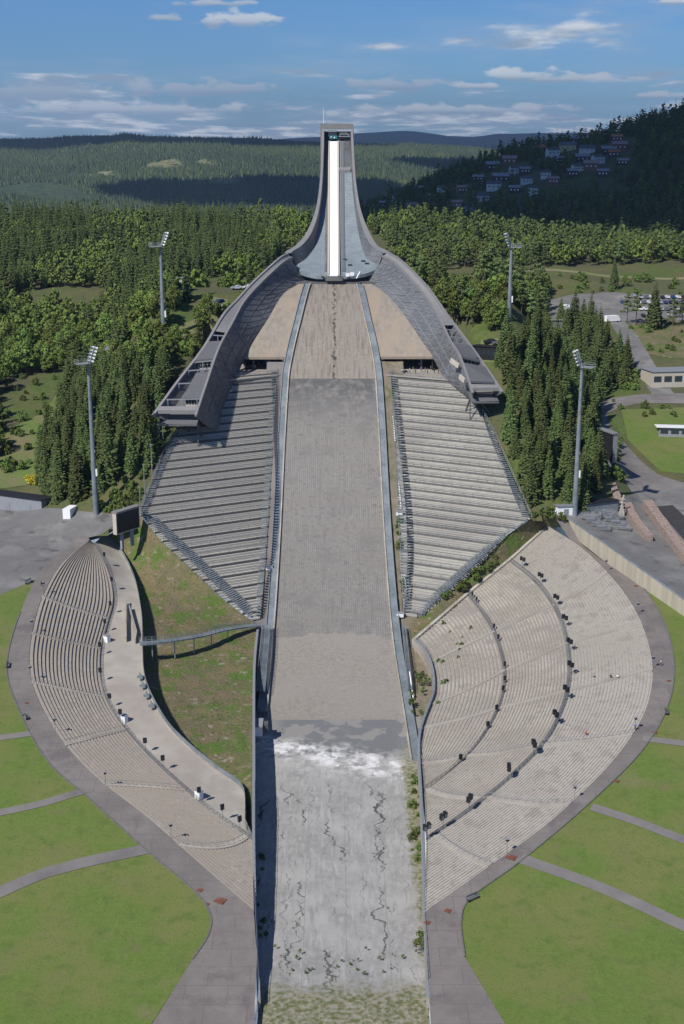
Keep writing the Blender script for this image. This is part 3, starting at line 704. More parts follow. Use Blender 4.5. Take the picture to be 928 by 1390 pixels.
stair('side_stairs', hz_([(369,506),(347,838)]), hz_([(377,504),(354,840)]), 90, M_steel, SSL)
stair('side_stairs', hz_([(529,508),(547,834)]), hz_([(538,509),(557,832)]), 90, M_steel, SSR)
stair('lower_stairs', hz_([(340,840),(190,697)]), hz_([(352,830),(203,690)]), 70, M_steel, SSL)
stair('lower_stairs', hz_([(572,836),(690,724),(719,706)]), hz_([(562,826),(683,712),(712,696)]), 70, M_steel, SSR)
stair('outer_stairs', hz_([(190,697),(213,640),(236,588)]), hz_([(199,699),(222,640),(245,588)]), 46, M_steel, SSL)
stair('outer_stairs', hz_([(640,548),(668,588),(719,704)]), hz_([(650,548),(659,588),(708,704)]), 60, M_steel, SSR)
railing('railing', off2(hz_([(377,504),(354,840)]), .2), 1.2, 2, 'steel railing down the inner edge of the left slope stand', rails=2, m=M_rail, post=.09)
railing('railing', off2(hz_([(529,508),(547,834)]), .2), 1.2, 2, 'steel railing down the inner edge of the right slope stand', rails=2, m=M_steel, post=.09)
railing('railing', off2(hz_([(340,840),(190,697)]), .2), 1.2, 2, 'steel railing along the lower left edge of the left slope stand', rails=2, m=M_steel, post=.09)
railing('railing', off2(hz_([(190,697),(213,640),(236,588)]), .2), 1.6, 2, 'pale fence up the outer edge of the left slope stand', rails=3, m=M_galv, post=.1)
railing('railing', off2(hz_([(654,562),(670,590),(721,705)]), .2), 1.6, 2, 'pale fence down the outer edge of the right slope stand beside the spruces', rails=3, m=M_galv, post=.1)
railing('railing', off2(hz_([(572,836),(690,724)]), .2), 1.2, 2, 'steel railing along the lower right edge of the right slope stand', rails=2, m=M_steel, post=.09)
# side walls below the inner edges of the slope stands
for P, rt_, lab in ((hz_([(377,504),(354,840)]), -1, 'left'), (hz_([(529,508),(547,834)]), 1, 'right')):
    pts = curve([P[0], P[0].lerp(P[1], .25)*1, P[1]], 40)
    pts = [hit(lerp(377 if rt_ < 0 else 529, 354 if rt_ < 0 else 547, i/39), lerp(504, 838, i/39), zs) for i in range(40)]
    wall('inner_wall', [p+Vector((.25*-rt_, 0, .15)) for p in pts], lambda x, y: zh(y)-1.2, .2, M_riser, 'dark steel-clad wall under the inner edge of the %s slope stand' % lab, n=40)
# walkways on both sides of the landing slope
def track_edge(sgn, y0, y1, label):
    n = int(abs(y1-y0)/2.2); f = xl if sgn < 0 else xr; P = [Vector((f(lerp(y0, y1, i/n)), lerp(y0, y1, i/n), 0)) for i in range(n+1)]
    root = HILL
    curb, walk, lip = MB(), MB(), MB()
    for p, q in zip(P, P[1:]):
        p = Vector((p.x, p.y, zh(p.y))); q = Vector((q.x, q.y, zh(q.y)))
        def bx(mb, x0, x1, z0, z1):
            a, b = sorted((sgn*x0, sgn*x1))
            mb.hexa([Vector((u.x+v, u.y, u.z+w)) for w in (z0, z1) for u, v in ((q, a), (q, b), (p, b), (p, a))])
        bx(curb, .02, .42, -.6, .95); bx(walk, .43, 2.3, -.6, .55); bx(lip, 2.31, 2.5, -.6, 1.0)
    curb.build('edge_curb', M_conc, root); walk.build('edge_walkway', M_steel, root); lip.build('outer_edge_board', M_galv, root)
track_edge(-1, 498, 300, 'l'); track_edge(1, 497, 274, 'r')
mb = MB()
# ------------------------------------------------------------------ knoll aprons, windscreens
bpxL = [(430,379),(405,386),(386,398),(366,430),(350,455),(335,480),(327,497)]
bpxR = [(478,379),(506,387),(528,404),(555,438),(571,462),(584,480),(594,497)]
kn = lambda x, y: zh(y)
BLk = [hit(a, b, kn) for a, b in bpxL]; BRk = [hit(a, b, kn) for a, b in bpxR]
for B, s in ((BLk, -1), (BRk, 1)):
    f = xl if s < 0 else xr
    yend = 449.0; c = [p for p in curve(B, 40) if p.y > yend]
    inner = [Vector((f(p.y)+s*2.3, p.y, 0)) for p in c]
    rows = []
    for k in range(9):
        r = []
        for a, b in zip(inner, c):
            x = lerp(a.x, b.x, k/8); r.append(Vector((x, a.y, zh(a.y)+.02)))
        rows.append(r)
    mb = MB(); mb.grid(rows); ed = [r[-1] for r in rows]
    # rounded front face with the opening: lintel only
    mb.grid([ed, [p-Vector((0, 0, .9)) for p in ed]]); mb.build('knoll_apron', M_tan, HILL, True)
    # pier beside the track, rounded corner
    x0 = ed[0].x; mb = MB()
    for k in range(8):
        t0, t1 = k/8*pi/2, (k+1)/8*pi/2; rr = 2.6
        a = Vector((x0+s*(rr-rr*cos(t0)) , ed[0].y, 0)); b = Vector((x0+s*(rr-rr*cos(t1)), ed[0].y, 0)); zt_ = ed[0].z-.85
        mb.hexa([Vector((x0, a.y+.02, zt_-6)), Vector((x0+.001*s, a.y+.4, zt_-6)), Vector((x0+.001*s, a.y+.4, zt_-6)), Vector((x0, a.y, zt_-6)), Vector((a.x, a.y, zt_-rr+rr*sin(t0))), Vector((a.x, a.y+.4, zt_-rr+rr*sin(t0))), Vector((b.x, a.y+.4, zt_-rr+rr*sin(t1))), Vector((b.x, a.y, zt_-rr+rr*sin(t1)))]) if False else mb.quad(Vector((x0, a.y+.05, zt_)), Vector((x0, a.y+.05, zt_-rr+rr*sin(t0))) , Vector((a.x, a.y+.05, zt_-rr+rr*sin(t0))), Vector((b.x, a.y+.05, zt_-rr+rr*sin(t1))))
    mb.box((x0+s*.35, ed[0].y+3, ed[0].z-3.5), (.7, 6, 5.2)); mb.build('pier', M_tan, HILL)
    # dark opening: a real room behind with columns
    x1 = ed[-1].x; zf = 61.3; mb = MB(); y0 = ed[0].y; yb = y0+14
    mb.quad((x0, yb, zf), (x1, yb, zf), (x1, yb, ed[0].z+4), (x0, yb, ed[0].z+4)); mb.quad((x1, y0, zf), (x1, yb, zf), (x1, yb, ed[0].z+2), (x1, y0, ed[0].z-.4))
    mb.build('underpass_wall', M_riser, HILL)
    for t in (.42, .8): mb = MB(); mb.box((lerp(x0, x1, t), y0+2.5, zf+2.6), (.6, .6, 5.6)); mb.build('underpass_column', M_roof, HILL)
    # deck in front
    mb = MB(); zd = zf; ya = 441.0; x0 = x0+s*3.0
    mb.hexa([Vector((x0-s*1, ya+1, zd-.4)), Vector((x1+s*4, ya-9, zd-.4)), Vector((x1+s*4, yb, zd-.4)), Vector((x0-s*1, yb, zd-.4)), Vector((x0-s*1, ya+1, zd)), Vector((x1+s*4, ya-9, zd)), Vector((x1+s*4, yb, zd)), Vector((x0-s*1, yb, zd))])
    mb.build('viewing_deck', M_prom, HILL)
    railing('deck_railing', [Vector((x0, ya+1.2, zd)), Vector((x1+s*2, ya-6.8, zd))], 1.1, 1.6, None, rails=3, m=M_rail, parent=HILL)
# windscreens: T outer rim, G inner rim, B foot
def P3(l): return [PY(a, b, y) for a, b, y in l]
TLc = P3([(391,345,508),(379,352,498),(345,383,481),(323,407,466),(303,429,452),(276,474,432),(240,521,415),(208,565,401)])
GLc = P3([(397,350,507),(384,357,497),(352,387,480),(331,411,465),(315,440,449),(297,474,431),(281,520,414),(266,565,400)])
TRc = P3([(525,343,508),(544,355,496),(578,389,477),(608,431,455),(639,472,436),(660,502,423),(681,533,411)])
GRc = P3([(519,348,507),(537,359,495),(570,394,476),(594,430,455),(610,462,438),(624,486,425),(641,534,410)])
bl2 = [hit(a, b, zs) for a, b in ((318,520),(304,553),(297,583))]; br2 = [hit(a, b, zs) for a, b in ((601,512),(618,528),(642,545))]
BLc = [PY(402,360,514), BLk[0]-Vector((0, 0, .5))]+[p-Vector((0, 0, .5)) for p in BLk[1:]]+bl2
BRc = [PY(511,360,514), BRk[0]-Vector((0, 0, .5))]+[p-Vector((0, 0, .5)) for p in BRk[1:]]+br2
NW = 56
def sweep(Bc, Gc, Tc, name, m, m_rim):
    """inner skin foot->inner rim, cap inner->outer rim, outer skin back down"""
    B, G, T = resamp(curve(Bc, 120), NW), resamp(curve(Gc, 120), NW), resamp(curve(Tc, 120), NW)
    rows = []
    for k in range(9):
        t = k/8; rows.append([b.lerp(g, t)+Vector((0, 0, -1.1*sin(pi*t)*min(1, (g-b).length/8))) for b, g in zip(B, G)])
    mb = MB(); mb.grid(rows); mb.build('windscreen_'+name, m, HILL, True)
    sgn = -1 if T[-1].x < 0 else 1
    # outer skin
    out = MB(); rows = []
    for k in range(7):
        t = k/6; rows.append([tt.lerp(b+Vector((sgn*2.2, 0, -1.5)), t) for b, tt in zip(B, T)])
    out.grid(rows); out.build('windscreen_outer_skin', M_wing, HILL, True)
    j = int(NW*.62); rim = MB(); rim.grid([[p.copy() for p in G[:j]], [p+Vector((0, 0, .15)) for p in T[:j]]]); rim.build('rim_cap', m_rim, HILL)
    eb = MB()
    for q, w in ((T, .9), (G, .7)):
        for a, b in zip(q, q[1:]): eb.bar(a, b, w, .8)
    eb.build('rim_beam', m_rim, HILL)
    return B, G, T
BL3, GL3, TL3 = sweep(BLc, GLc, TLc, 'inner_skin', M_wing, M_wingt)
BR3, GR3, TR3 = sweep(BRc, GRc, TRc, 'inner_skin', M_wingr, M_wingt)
# lattice lines showing through the mesh on the right, faint on the left
def lattice(B, G, m, dens, r):
    mb = MB(); n = len(B)
    def S(u, v):
        i = min(n-2, int(u*(n-1))); t = u*(n-1)-i; b, g = B[i].lerp(B[i+1], t), G[i].lerp(G[i+1], t)
        p = b.lerp(g, v)+Vector((0, 0, -1.1*sin(pi*v)*min(1, (g-b).length/8))); return p
    cen = Vector((0, 470, 110))
    def line(u0, v0, u1, v1):
        k = 8; P = []
        for i in range(k+1):
            p = S(lerp(u0, u1, i/k), lerp(v0, v1, i/k)); d = (cen-p).normalized(); P.append(p+d*.12)
        for a, b in zip(P, P[1:]): mb.bar(a, b, r)
    for i in range(dens):
        u = .08+.85*i/dens; line(u, .02, min(.98, u+.05), .98)
        if i % 2 == 0: line(u, .98, min(.98, u+.10), .02)
    for v in (.3, .62): line(.1, v, .95, v)
    mb.build('lattice_frame', m, HILL)
lattice(BR3, GR3, M_galv, 30, .16); lattice(BL3, GL3, M_roof, 22, .10)
# canopy rooms at the tips
def canopy(B, G, T, roofs, sgn, frames, win):
    n = len(G)
    S = lambda u, v: (G[min(n-2, int(u*(n-1)))].lerp(G[min(n-1, int(u*(n-1))+1)], u*(n-1)-int(u*(n-1)))).lerp(T[min(n-2, int(u*(n-1)))].lerp(T[min(n-1, int(u*(n-1))+1)], u*(n-1)-int(u*(n-1))), v)
    dn = Vector((0, 0, 1))
    for u0, u1, v0, v1 in roofs:
        mb = MB(); c = [S(u0, v0), S(u0, v1), S(u1, v1), S(u1, v0)]
        mb.hexa([p-dn*.25 for p in c]+[p+dn*.45 for p in c]); mb.build('canopy_roof', M_roof, HILL)
        # room below
        c = [S(u0, v0+.04), S(u0, v1-.06), S(u1-.008, v1-.06), S(u1-.008, v0+.04)]; zf = min(p.z for p in c)-3.2
        mb = MB(); mb.mi = 0; lo = [Vector((p.x, p.y, zf)) for p in c]; hi = [p-dn*.3 for p in c]; mb.hexa(lo+hi); o = mb.build('canopy_room', M_beige, HILL)
        a, b = c[3], c[2]; k = 5; w = MB()
        for i in range(k):
            p = a.lerp(b, (i+.12)/k); q = a.lerp(b, (i+.88)/k); zz = a.z-.8; off = Vector((0, -.08, 0))
            w.hexa([Vector((p.x, p.y-.1, zf+1.0)), Vector((q.x, q.y-.1, zf+1.0)), Vector((q.x, q.y, zf+1.0)), Vector((p.x, p.y, zf+1.0)), Vector((p.x, p.y-.1, zz)), Vector((q.x, q.y-.1, zz)), Vector((q.x, q.y, zz)), Vector((p.x, p.y, zz))])
        w.build('window_band', M_glass, HILL)
    for u in frames:
        mb = MB(); mb.bar(S(u, 0), S(u, 1), .35)
        for v in (.12, .55, .92): q = S(u, v); mb.bar(q, q-dn*4, .25)
        mb.build('canopy_frame', M_galv, HILL)
    mb = MB(); c = [S(.965, 0), S(.965, 1), S(1, 1), S(1, 0)]; mb.hexa([p-dn*.6 for p in c]+[p+dn*.5 for p in c]); mb.build('end_beam', M_wingt, HILL)
    # floor of the canopy, struts to the ground
    mb = MB(); us = [lerp(.6, 1, i/6) for i in range(7)]
    mb.grid([[S(u, .02)-dn*4.1 for u in us], [S(u, .98)-dn*3.8 for u in us]]); mb.grid([[S(u, .02)-dn*4.1 for u in us], [S(u, .02)-dn*4.6 for u in us]]); mb.grid([[S(us[-1], v)-dn*4.0 for v in (0.02, .98)], [S(us[-1], v)-dn*4.6 for v in (0.02, .98)]])
    mb.build('canopy_floor', M_roof, HILL)
    mb = MB()
    for u in (.7, .82, .94):
        for v, dx in ((.15, 0), (.5, 0), (.85, 0)):
            p = S(u, v)-dn*4; g = Vector((p.x*.96, p.y+5, 0)); g.z = zt(g.x, g.y)-1
            mb = MB(); mb.bar(p, g, .45); mb.build('strut', M_roof, HILL)
        p = S(u, .1)-dn*4; q = S(u, .9)-dn*4; g = Vector((q.x, q.y, zt(q.x, q.y))); mb = MB(); mb.bar(p, Vector((p.x, p.y, zt(p.x, p.y))), .35); mb.bar(p, g, .3); mb.build('strut', M_roof, HILL)
    # glazing along the outer side
    mb = MB(); us = [lerp(.55, .97, i/14) for i in range(15)]
    mb.grid([[S(u, .97)-dn*.5 for u in us], [S(u, .97)-dn*3.9 for u in us]]); mb.build('side_glazing', M_glass, HILL)
canopy(BL3, GL3, TL3, [(.66, .755, .02, .98), (.82, .93, .02, .52)], -1, (.58, .62, .76, .80, .86, .93), None)
canopy(BR3, GR3, TR3, [(.735, .83, .02, .97), (.865, .95, .02, .97)], 1, (.54, .58, .63, .68, .72), None)
# window slots in the right inner wall
for i, (a, b) in enumerate((((611, 489), (622, 497)), ((623, 511), (630, 517)))):
    p, q = PY(a[0], a[1], 424-8*i), PY(b[0], b[1], 421-8*i); mb = MB(); mb.bar(p, q, .5, 1.6); mb.build('wall_window', M_beige, HILL)
# ------------------------------------------------------------------ inrun
INR = [(500, 88.9), (506.6, 90.3)] + [(506.6+107*(sin(R(11+25*k/14))-sin(R(11))), 90.3+107*(cos(R(11))-cos(R(11+25*k/14)))) for k in range(1, 15)] + [(583, 133.7), (590, 138.8)]
zin = lambda y: interp(y, INR)
DLx = 0; DL = [(500,-6),(503,-10.5),(508,-13.6),(512,-14.6),(520,-10.8),(530,-7.9),(549,-5.4),(565,-4.4),(583,-4.0),(590,-3.9)]
DR = [(500,6),(503,11.5),(508,15.6),(512,16.8),(520,12.4),(533,10.3),(549,8.5),(565,7.3),(583,6.8),(590,6.7)]
TOW = thing('inrun_tower', 'tall slender inrun tower with white track, blue-grey deck and open frame at the top', 'tower', (0, 583, 74))
ysr = axis([(500.2, 589, 1.6)]); rows = []; rowsb = []
for y in ysr:
    a, b = interp(y, DL), interp(y, DR); th = lerp(1.2, 4.5, ss(y, 500, 540))
    rows.append([Vector((lerp(a, b, k/8), y, zin(y))) for k in range(9)]); rowsb.append([Vector((lerp(a, b, k/8), y, zin(y)-th)) for k in range(9)])
mb = MB(); mb.grid(rows); mb.grid(rowsb, True); mb.grid([rows[0], rowsb[0]]); mb.grid([[r[0] for r in rows], [r[0] for r in rowsb]]); mb.grid([[r[-1] for r in rows], [r[-1] for r in rowsb]], True)
mb.build('inrun_deck', M_deck, TOW)
def rib(x0, x1, z0, z1, y0, y1, name, m):
    mb = MB(); Y = axis([(y0, y1, 1.6)])
    for a, b in zip(Y, Y[1:]):
        mb.hexa([Vector((x, y, zin(y)+z)) for z in (z0, z1) for x, y in ((x0, a), (x1, a), (x1, b), (x0, b))])
    return mb.build(name, m, TOW)
rib(-1.75, 1.45, .05, .5, 498.8, 588.2, 'white_track', M_ceram)
rib(-2.45, -1.78, .05, .95, 499, 588, 'track_side', M_beige); rib(1.48, 2.2, .05, .95, 499, 588, 'track_side', M_beige)
rib(-3.6, -2.9, .05, .35, 505, 588, 'side_gutter', M_asph); rib(2.9, 3.9, .05, .35, 505, 588, 'side_stairs', M_rail)
rib(4.0, 6.5, .06, .5, 573, 588.5, 'upper_panel', M_wing); rib(-3.75, -2.62, .4, .7, 573, 588.5, 'upper_panel', M_roof); rib(2.3, 6.6, .1, 1.1, 571.5, 573, 'upper_ledge', M_wingt)
mb = MB(); mb.box((-.15, 498.2, 88.0), (6.2, 1.2, 1.4)); mb.build('takeoff_edge', M_asph, TOW)
mb = MB(); mb.box((1, 506, 84.6), (31, 13.6, 4.0)); mb.build('takeoff_plinth', M_roof, TOW)
for s in (-1, 1): mb = MB(); mb.bar((s*2.8-.15, 498.5, 88.9), (s*5.2, 499.6, 89.6), .5); mb.build('takeoff_brace', M_galv, TOW)
for s, D in ((-1, DL), (1, DR)):   # side walls
    Y = axis([(512, 589, 1.8)]); A, B, C_, D_ = [], [], [], []
    for y in Y:
        x = interp(y, D); h = lerp(5.0, 5.6, ss(y, 512, 560)); w = lerp(2.6, 1.0, ss(y, 512, 560))
        lean = lerp(1.9, .2, ss(y, 512, 550))
        A.append(Vector((x, y, zin(y)-.05))); B.append(Vector((x+s*lean, y, zin(y)+h))); C_.append(Vector((x+s*(lean+w), y, zin(y)+h))); D_.append(Vector((x+s*(w*.6), y, zin(y)-4.6)))
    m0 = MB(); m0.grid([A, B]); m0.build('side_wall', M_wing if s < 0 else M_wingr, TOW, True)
    m0 = MB(); m0.grid([B, C_]); m0.build('wall_rim', M_wingt, TOW); m0 = MB(); m0.grid([C_, D_]); m0.grid([D_, [p+Vector((-s*1.2, 0, 0)) for p in A]]); m0.build('wall_outer_skin', M_wingt, TOW, True)
# top frame
for x in (-5.0, 7.6): mb = MB(); mb.box((x-.2 if x < 0 else x+.0, 591, 125), (1.15, 5, 38.2)); mb.build('tower_leg', M_wingt, TOW)
mb = MB(); mb.box((1.2, 591, 144.2), (13.95, 5.2, 2.3)); mb.build('top_beam', M_wingt, TOW)
mb = MB(); mb.box((1.2, 592.5, 122), (11.6, 2.0, 40.4)); mb.build('back_panel', M_roof, TOW)
mb = MB(); mb.box((1.2, 591.5, 96), (11.0, 4.5, 52)); mb.build('tower_shaft', M_wing, TOW)
mb = MB(); mb.box((4.4, 588.2, 140.0), (4.6, 1.2, .4)); mb.build('platform', M_galv, TOW); mb = MB(); mb.box((1.2, 588.6, 142.2), (11, .3, .3)); mb.build('crossbeam', M_galv, TOW)
mb = MB(); mb.box((4.6, 589.4, 136.5), (3.8, .5, 6)); mb.build('lift_panel', M_wing, TOW); mb = MB(); mb.box((2.4, 589.0, 139), (.3, .3, 6)); mb.build('lift_rail', M_wing, TOW)
mb = MB(); mb.box((-.6, 589, 142.4), (4.3, 2.0, .9)); mb.build('start_house_roof', M_galv, TOW)
mb = MB(); mb.box((-.6, 589.2, 141.0), (3.6, 1.6, 1.8)); mb.build('start_house', M_glass, TOW)
mb = MB(); mb.box((-.2, 588.6, 139.7), (3.5, 1.0, 1.5)); mb.build('start_gate', M_cyan, TOW)
mb = MB(); mb.box((.3, 588.0, 139.6), (.5, .4, .6)); mb.build('gate_light', M_white, TOW); mb = MB(); mb.box((-1.1, 588.0, 139.8), (.6, .4, .4)); mb.build('gate_light', M_white, TOW)
mb = MB(); mb.tube((-4.4, 591, 145), (-4.4, 591, 151.8), .13, .05); mb.box((-4.4, 591, 151.9), (.25, .25, .3)); mb.build('mast', M_white, TOW)
for x in (-2.6, .2, 1.4, 3.3): mb = MB(); mb.box((x, 590, 145.65), (.35, .35, .7)); mb.build('roof_lamp', M_galv, TOW)
rr = random.Random(3)
for i in range(7): mb = MB(); mb.box((2.9+i*.55, 588.4, 140.8+rr.random()*.7), (.3, .4, 1.1)); mb.build('equipment_locker', M_galv, TOW)
# skylights and small hatches on the lower deck
for a, b in ((467, 353), (474, 360.5), (492, 355), (497, 358.5)):
    p = hit(a, b, lambda x, y: zin(y), y0=495, y1=600, step=.5); mb = MB(); mb.box((p.x, p.y, p.z+.3), (1.6, .9, .5)); mb.build('roof_hatch', M_glass, TOW)
# white panels under the deck edge, right of the take-off
for a, b in ((471, 373), (477, 372)): p = PY(a, b, 498.5); mb = MB(); mb.box(p, (1.5, .5, 1.3)); mb.build('edge_panel', M_white, HILL)
mb = MB(); p, q = PY(483, 378, 497), PY(488, 369, 499); mb.bar(p, q, .4); mb.build('edge_lamp', M_white, HILL)
# ------------------------------------------------------------------ trees
def clump_faces(mb, c, r, n, rr, size, flat=.8, ext=(1, 1, 1)):
    for _ in range(n):
        u = rr.uniform(-1, 1); a = rr.uniform(0, 2*pi); q = sqrt(1-u*u); k = r*(.55+.5*rr.random())
        d = Vector((q*cos(a)*ext[0], q*sin(a)*ext[1], u*ext[2]*flat)); p = Vector(c)+d*k
        nrm = (d.normalized()+Vector((rr.uniform(-.8, .8), rr.uniform(-.8, .8), rr.uniform(-.3, .9)))).normalized()
        t = nrm.cross(Vector((rr.uniform(-1, 1), rr.uniform(-1, 1), rr.uniform(-1, 1)))).normalized(); b = nrm.cross(t); s = size*rr.uniform(.6, 1.3)
        mb.quad(p-t*s*.5, p-b*s*.4, p+t*s*.5, p+b*s*.45)
def spruce_mb(h, rad, seed, whorls, arms):
    rr = random.Random(seed); mb = MB()
    for i in range(whorls):
        t = i/(whorls-1); z = h*(.06+.92*t); r = rad*(1-t)**.85*(1+.12*rr.uniform(-1, 1))+.18; n = max(4, int(arms*(1-.55*t)))
        a0 = rr.uniform(0, 6.28)
        for k in range(n):
            a = a0+2*pi*k/n+rr.uniform(-.25, .25); L = r*rr.uniform(.7, 1.15); dr = L*(.18+.2*rr.random())
            w = L*.30+.12; ca, sa = cos(a), sin(a); d = Vector((ca, sa, 0)); s = Vector((-sa, ca, 0))
            o = Vector((0, 0, z+rr.uniform(-.2, .2))); m = o+d*L*.55+Vector((0, 0, -dr*.35)); e = o+d*L+Vector((0, 0, -dr+L*.06))
            hang = Vector((0, 0, -.22*L-.2))
            mb.quad(o, m-s*w+hang, e, m); mb.quad(o, m, e, m+s*w+hang)
            if L > 1.0:
                q = m.lerp(e, .3); mb.tri(q+s*w*.8+hang*.6, q-s*w*.8+hang*.6, q+hang*2.0+d*.25*L)
    return mb
def broad_mb(h, rad, seed, lobes, per, size, z0=.28, limbs=True):
    rr = random.Random(seed); mb = MB(); tk = MB(); cs = []
    tk.tube((0, 0, -1.5), (rr.uniform(-.2, .2), rr.uniform(-.2, .2), h*.55), .03*h*.6, .012*h, 6)
    for i in range(lobes):
        t = (i+.5)/lobes; z = h*(z0+(.93-z0)*t); prof = sin(pi*min(1, max(.0, (t*.85+.15))))**.6
        a = i*2.4+rr.uniform(-.5, .5); rd = rad*prof*rr.uniform(.35, .75)*(1 if t < .85 else .35)
        c = Vector((cos(a)*rd, sin(a)*rd, z)); lr = rad*rr.uniform(.34, .52)*(1-.25*t); cs.append((c, lr))
    for c, lr in cs:
        clump_faces(mb, c, lr, per, rr, size, .8)
        if limbs: tk.tube((0, 0, c.z*.55), c, .05*h*.2, .02, 4, False)
    return mb, tk
def pine_mb(h, rad, seed, lobes, per, size):
    rr = random.Random(seed); mb = MB(); tk = MB(); tk.tube((0, 0, -1.5), (0, 0, h*.92), .26, .07, 6)
    for i in range(lobes):
        t = i/(lobes-1); z = h*(.38+.58*t); a = i*2.4+rr.uniform(-.4, .4); rd = rad*(1-t*.75)*rr.uniform(.4, .85)
        c = Vector((cos(a)*rd, sin(a)*rd, z+rr.uniform(-.3, .3))); clump_faces(mb, c, rad*rr.uniform(.32, .5)*(1-.4*t), per, rr, size, .45)
        tk.tube((0, 0, z-.6), c, .08, .03, 4, False)
    return mb, tk
def mesh_of(mb, name, m):
    o = mb.build(name, m); me = o.data; bpy.data.objects.remove(o); return me
SPM = []
for i, (h, r) in enumerate(((17, 3.7), (20, 4.2), (14, 3.3), (18.5, 3.5))):
    mb = spruce_mb(h, r, 10+i, 21, 12); tk = MB(); tk.tube((0, 0, -1.5), (0, 0, h*.9), .24, .05, 6)
    SPM.append((mesh_of(mb, 'crown', M_spr), mesh_of(tk, 'trunk', M_bark), h))
BRM = []
for i, (h, r) in enumerate(((11, 4.2), (9, 3.6), (13, 4.6), (7, 3.2))):
    mb, tk = broad_mb(h, r, 40+i, 17, 100, .7); BRM.append((mesh_of(mb, 'crown', M_lf), mesh_of(tk, 'trunk', M_barkp), h))
PIM = []
for i, (h, r) in enumerate(((15, 3.3), (13, 3.0), (17, 3.6))):
    mb, tk = pine_mb(h, r, 70+i, 14, 80, .62); PIM.append((mesh_of(mb, 'crown', M_lf2), mesh_of(tk, 'trunk', M_bark), h))
BUM = []
for i, (h, r) in enumerate(((2.6, 1.7), (1.8, 1.3), (3.4, 2.0))):
    mb, tk = broad_mb(h, r, 90+i, 7, 60, .42, .12, False); BUM.append((mesh_of(mb, 'leaves', M_bush), mesh_of(tk, 'stem', M_bark), h))
def plant(kind, ms, x, y, z, s, label, group, cat, cn, tn):
    cm, tm, h = ms; r = thing(kind, label, cat, (x, y, z), random.uniform(0, 6.28), group); r.scale = (s*random.uniform(.9, 1.12), s*random.uniform(.9, 1.12), s)
    for n_, m in ((cn, cm), (tn, tm)):
        o = bpy.data.objects.new(n_, m); COL.objects.link(o); o.parent = r
    return r
# pixel outlines of the places where trees stand (feet of the trees)
Z_SPL = [(48,655),(62,600),(88,545),(100,505),(140,520),(205,508),(262,520),(245,560),(222,610),(196,655),(165,640),(150,668),(118,682),(75,682)]
Z_SPR = [(650,548),(668,500),(672,470),(700,462),(742,452),(800,470),(830,500),(826,536),(806,556),(806,610),(820,650),(808,690),(742,690),(724,684),(700,650),(684,610),(664,580)]
Z_MXL = [(-560,300),(420,300),(425,335),(375,352),(320,410),(272,478),(235,500),(140,508),(104,480),(80,540),(40,590),(-20,640),(-120,650),(-560,650)]
Z_MXR = [(500,310),(1500,290),(1500,520),(1080,500),(1060,372),(935,366),(840,376),(740,366),(742,395),(740,440),(735,465),(690,466),(650,450),(600,452),(560,400),(530,352)]
CLEAR = [[(225,386),(262,378),(335,378),(345,394),(300,402),(306,425),(285,430),(284,402),(240,404)], [(598,376),(648,374),(648,408),(600,408)],[(575,368),(930,358),(930,384),(740,388),(575,384)], [(640,352),(700,350),(700,356),(640,358)], [(640,450),(694,456),(694,500),(640,500)], [(0,520),(95,500),(60,640),(0,660)], [(130,470),(190,470),(190,485),(130,490)]]
TREEPOS = []
def scatter(zone, step, y0, y1, fn, jit=.42, clear=CLEAR, zones=()):
    out = []
    y = y0
    while y < y1:
        st = step*(1+max(0, y-700)/900); hw = y*.60+30; x = -hw
        while x < hw:
            a, b = x+random.uniform(-jit, jit)*st, y+random.uniform(-jit, jit)*st
            z = zt(a, b); p = proj((a, b, z))
            if b > 560 and noise.noise(Vector((a*.016, b*.011, 7))) > .36: x += st; continue
            if inpoly(p[0], p[1], zone) and not any(inpoly(p[0], p[1], c) for c in clear):
                out.append((a, b, z))
            x += st
        y += st
    return out
spl = scatter(Z_SPL, 5.0, 380, 640, None, clear=[]); spr = scatter(Z_SPR, 5.2, 380, 620, None, clear=[])
random.shuffle(spr)
print('spruce', len(spl), len(spr))
spl = sorted(spl, key=lambda p: p[1]); nsp = 0; EXTRA = []
for l, side, nmax in ((spl, 'left', 125), (sorted(spr, key=lambda p: p[1]), 'right', 145)):
    for i, (x, y, z) in enumerate(l):
        if abs(x) < 55 and y < 470: continue
        if i >= nmax: EXTRA.append(('s', x, y, z)); continue
        s = random.uniform(.68, 1.02)
        plant('spruce_tree', random.choice(SPM), x, y, z-.3, s, 'dark green spruce in the dense spruce grove %s of the ski jump' % ('left' if side == 'left' else 'right'), 'spruces in the %s grove' % side, 'tree', 'crown', 'trunk')
mx = scatter(Z_MXL, 5.6, 430, 960, None)+scatter(Z_MXR, 5.6, 480, 960, None)
mx = [p for p in mx if not (abs(p[0]) < 40 and p[1] < 530) and not (abs(p[0]) < 56 and p[1] < 470)]
mx = [p for p in mx if not (abs(p[0]) < 14 and p[1] < 605)]
mx.sort(key=lambda p: p[1]); print('mixed', len(mx))
nb = np_ = ns = 0
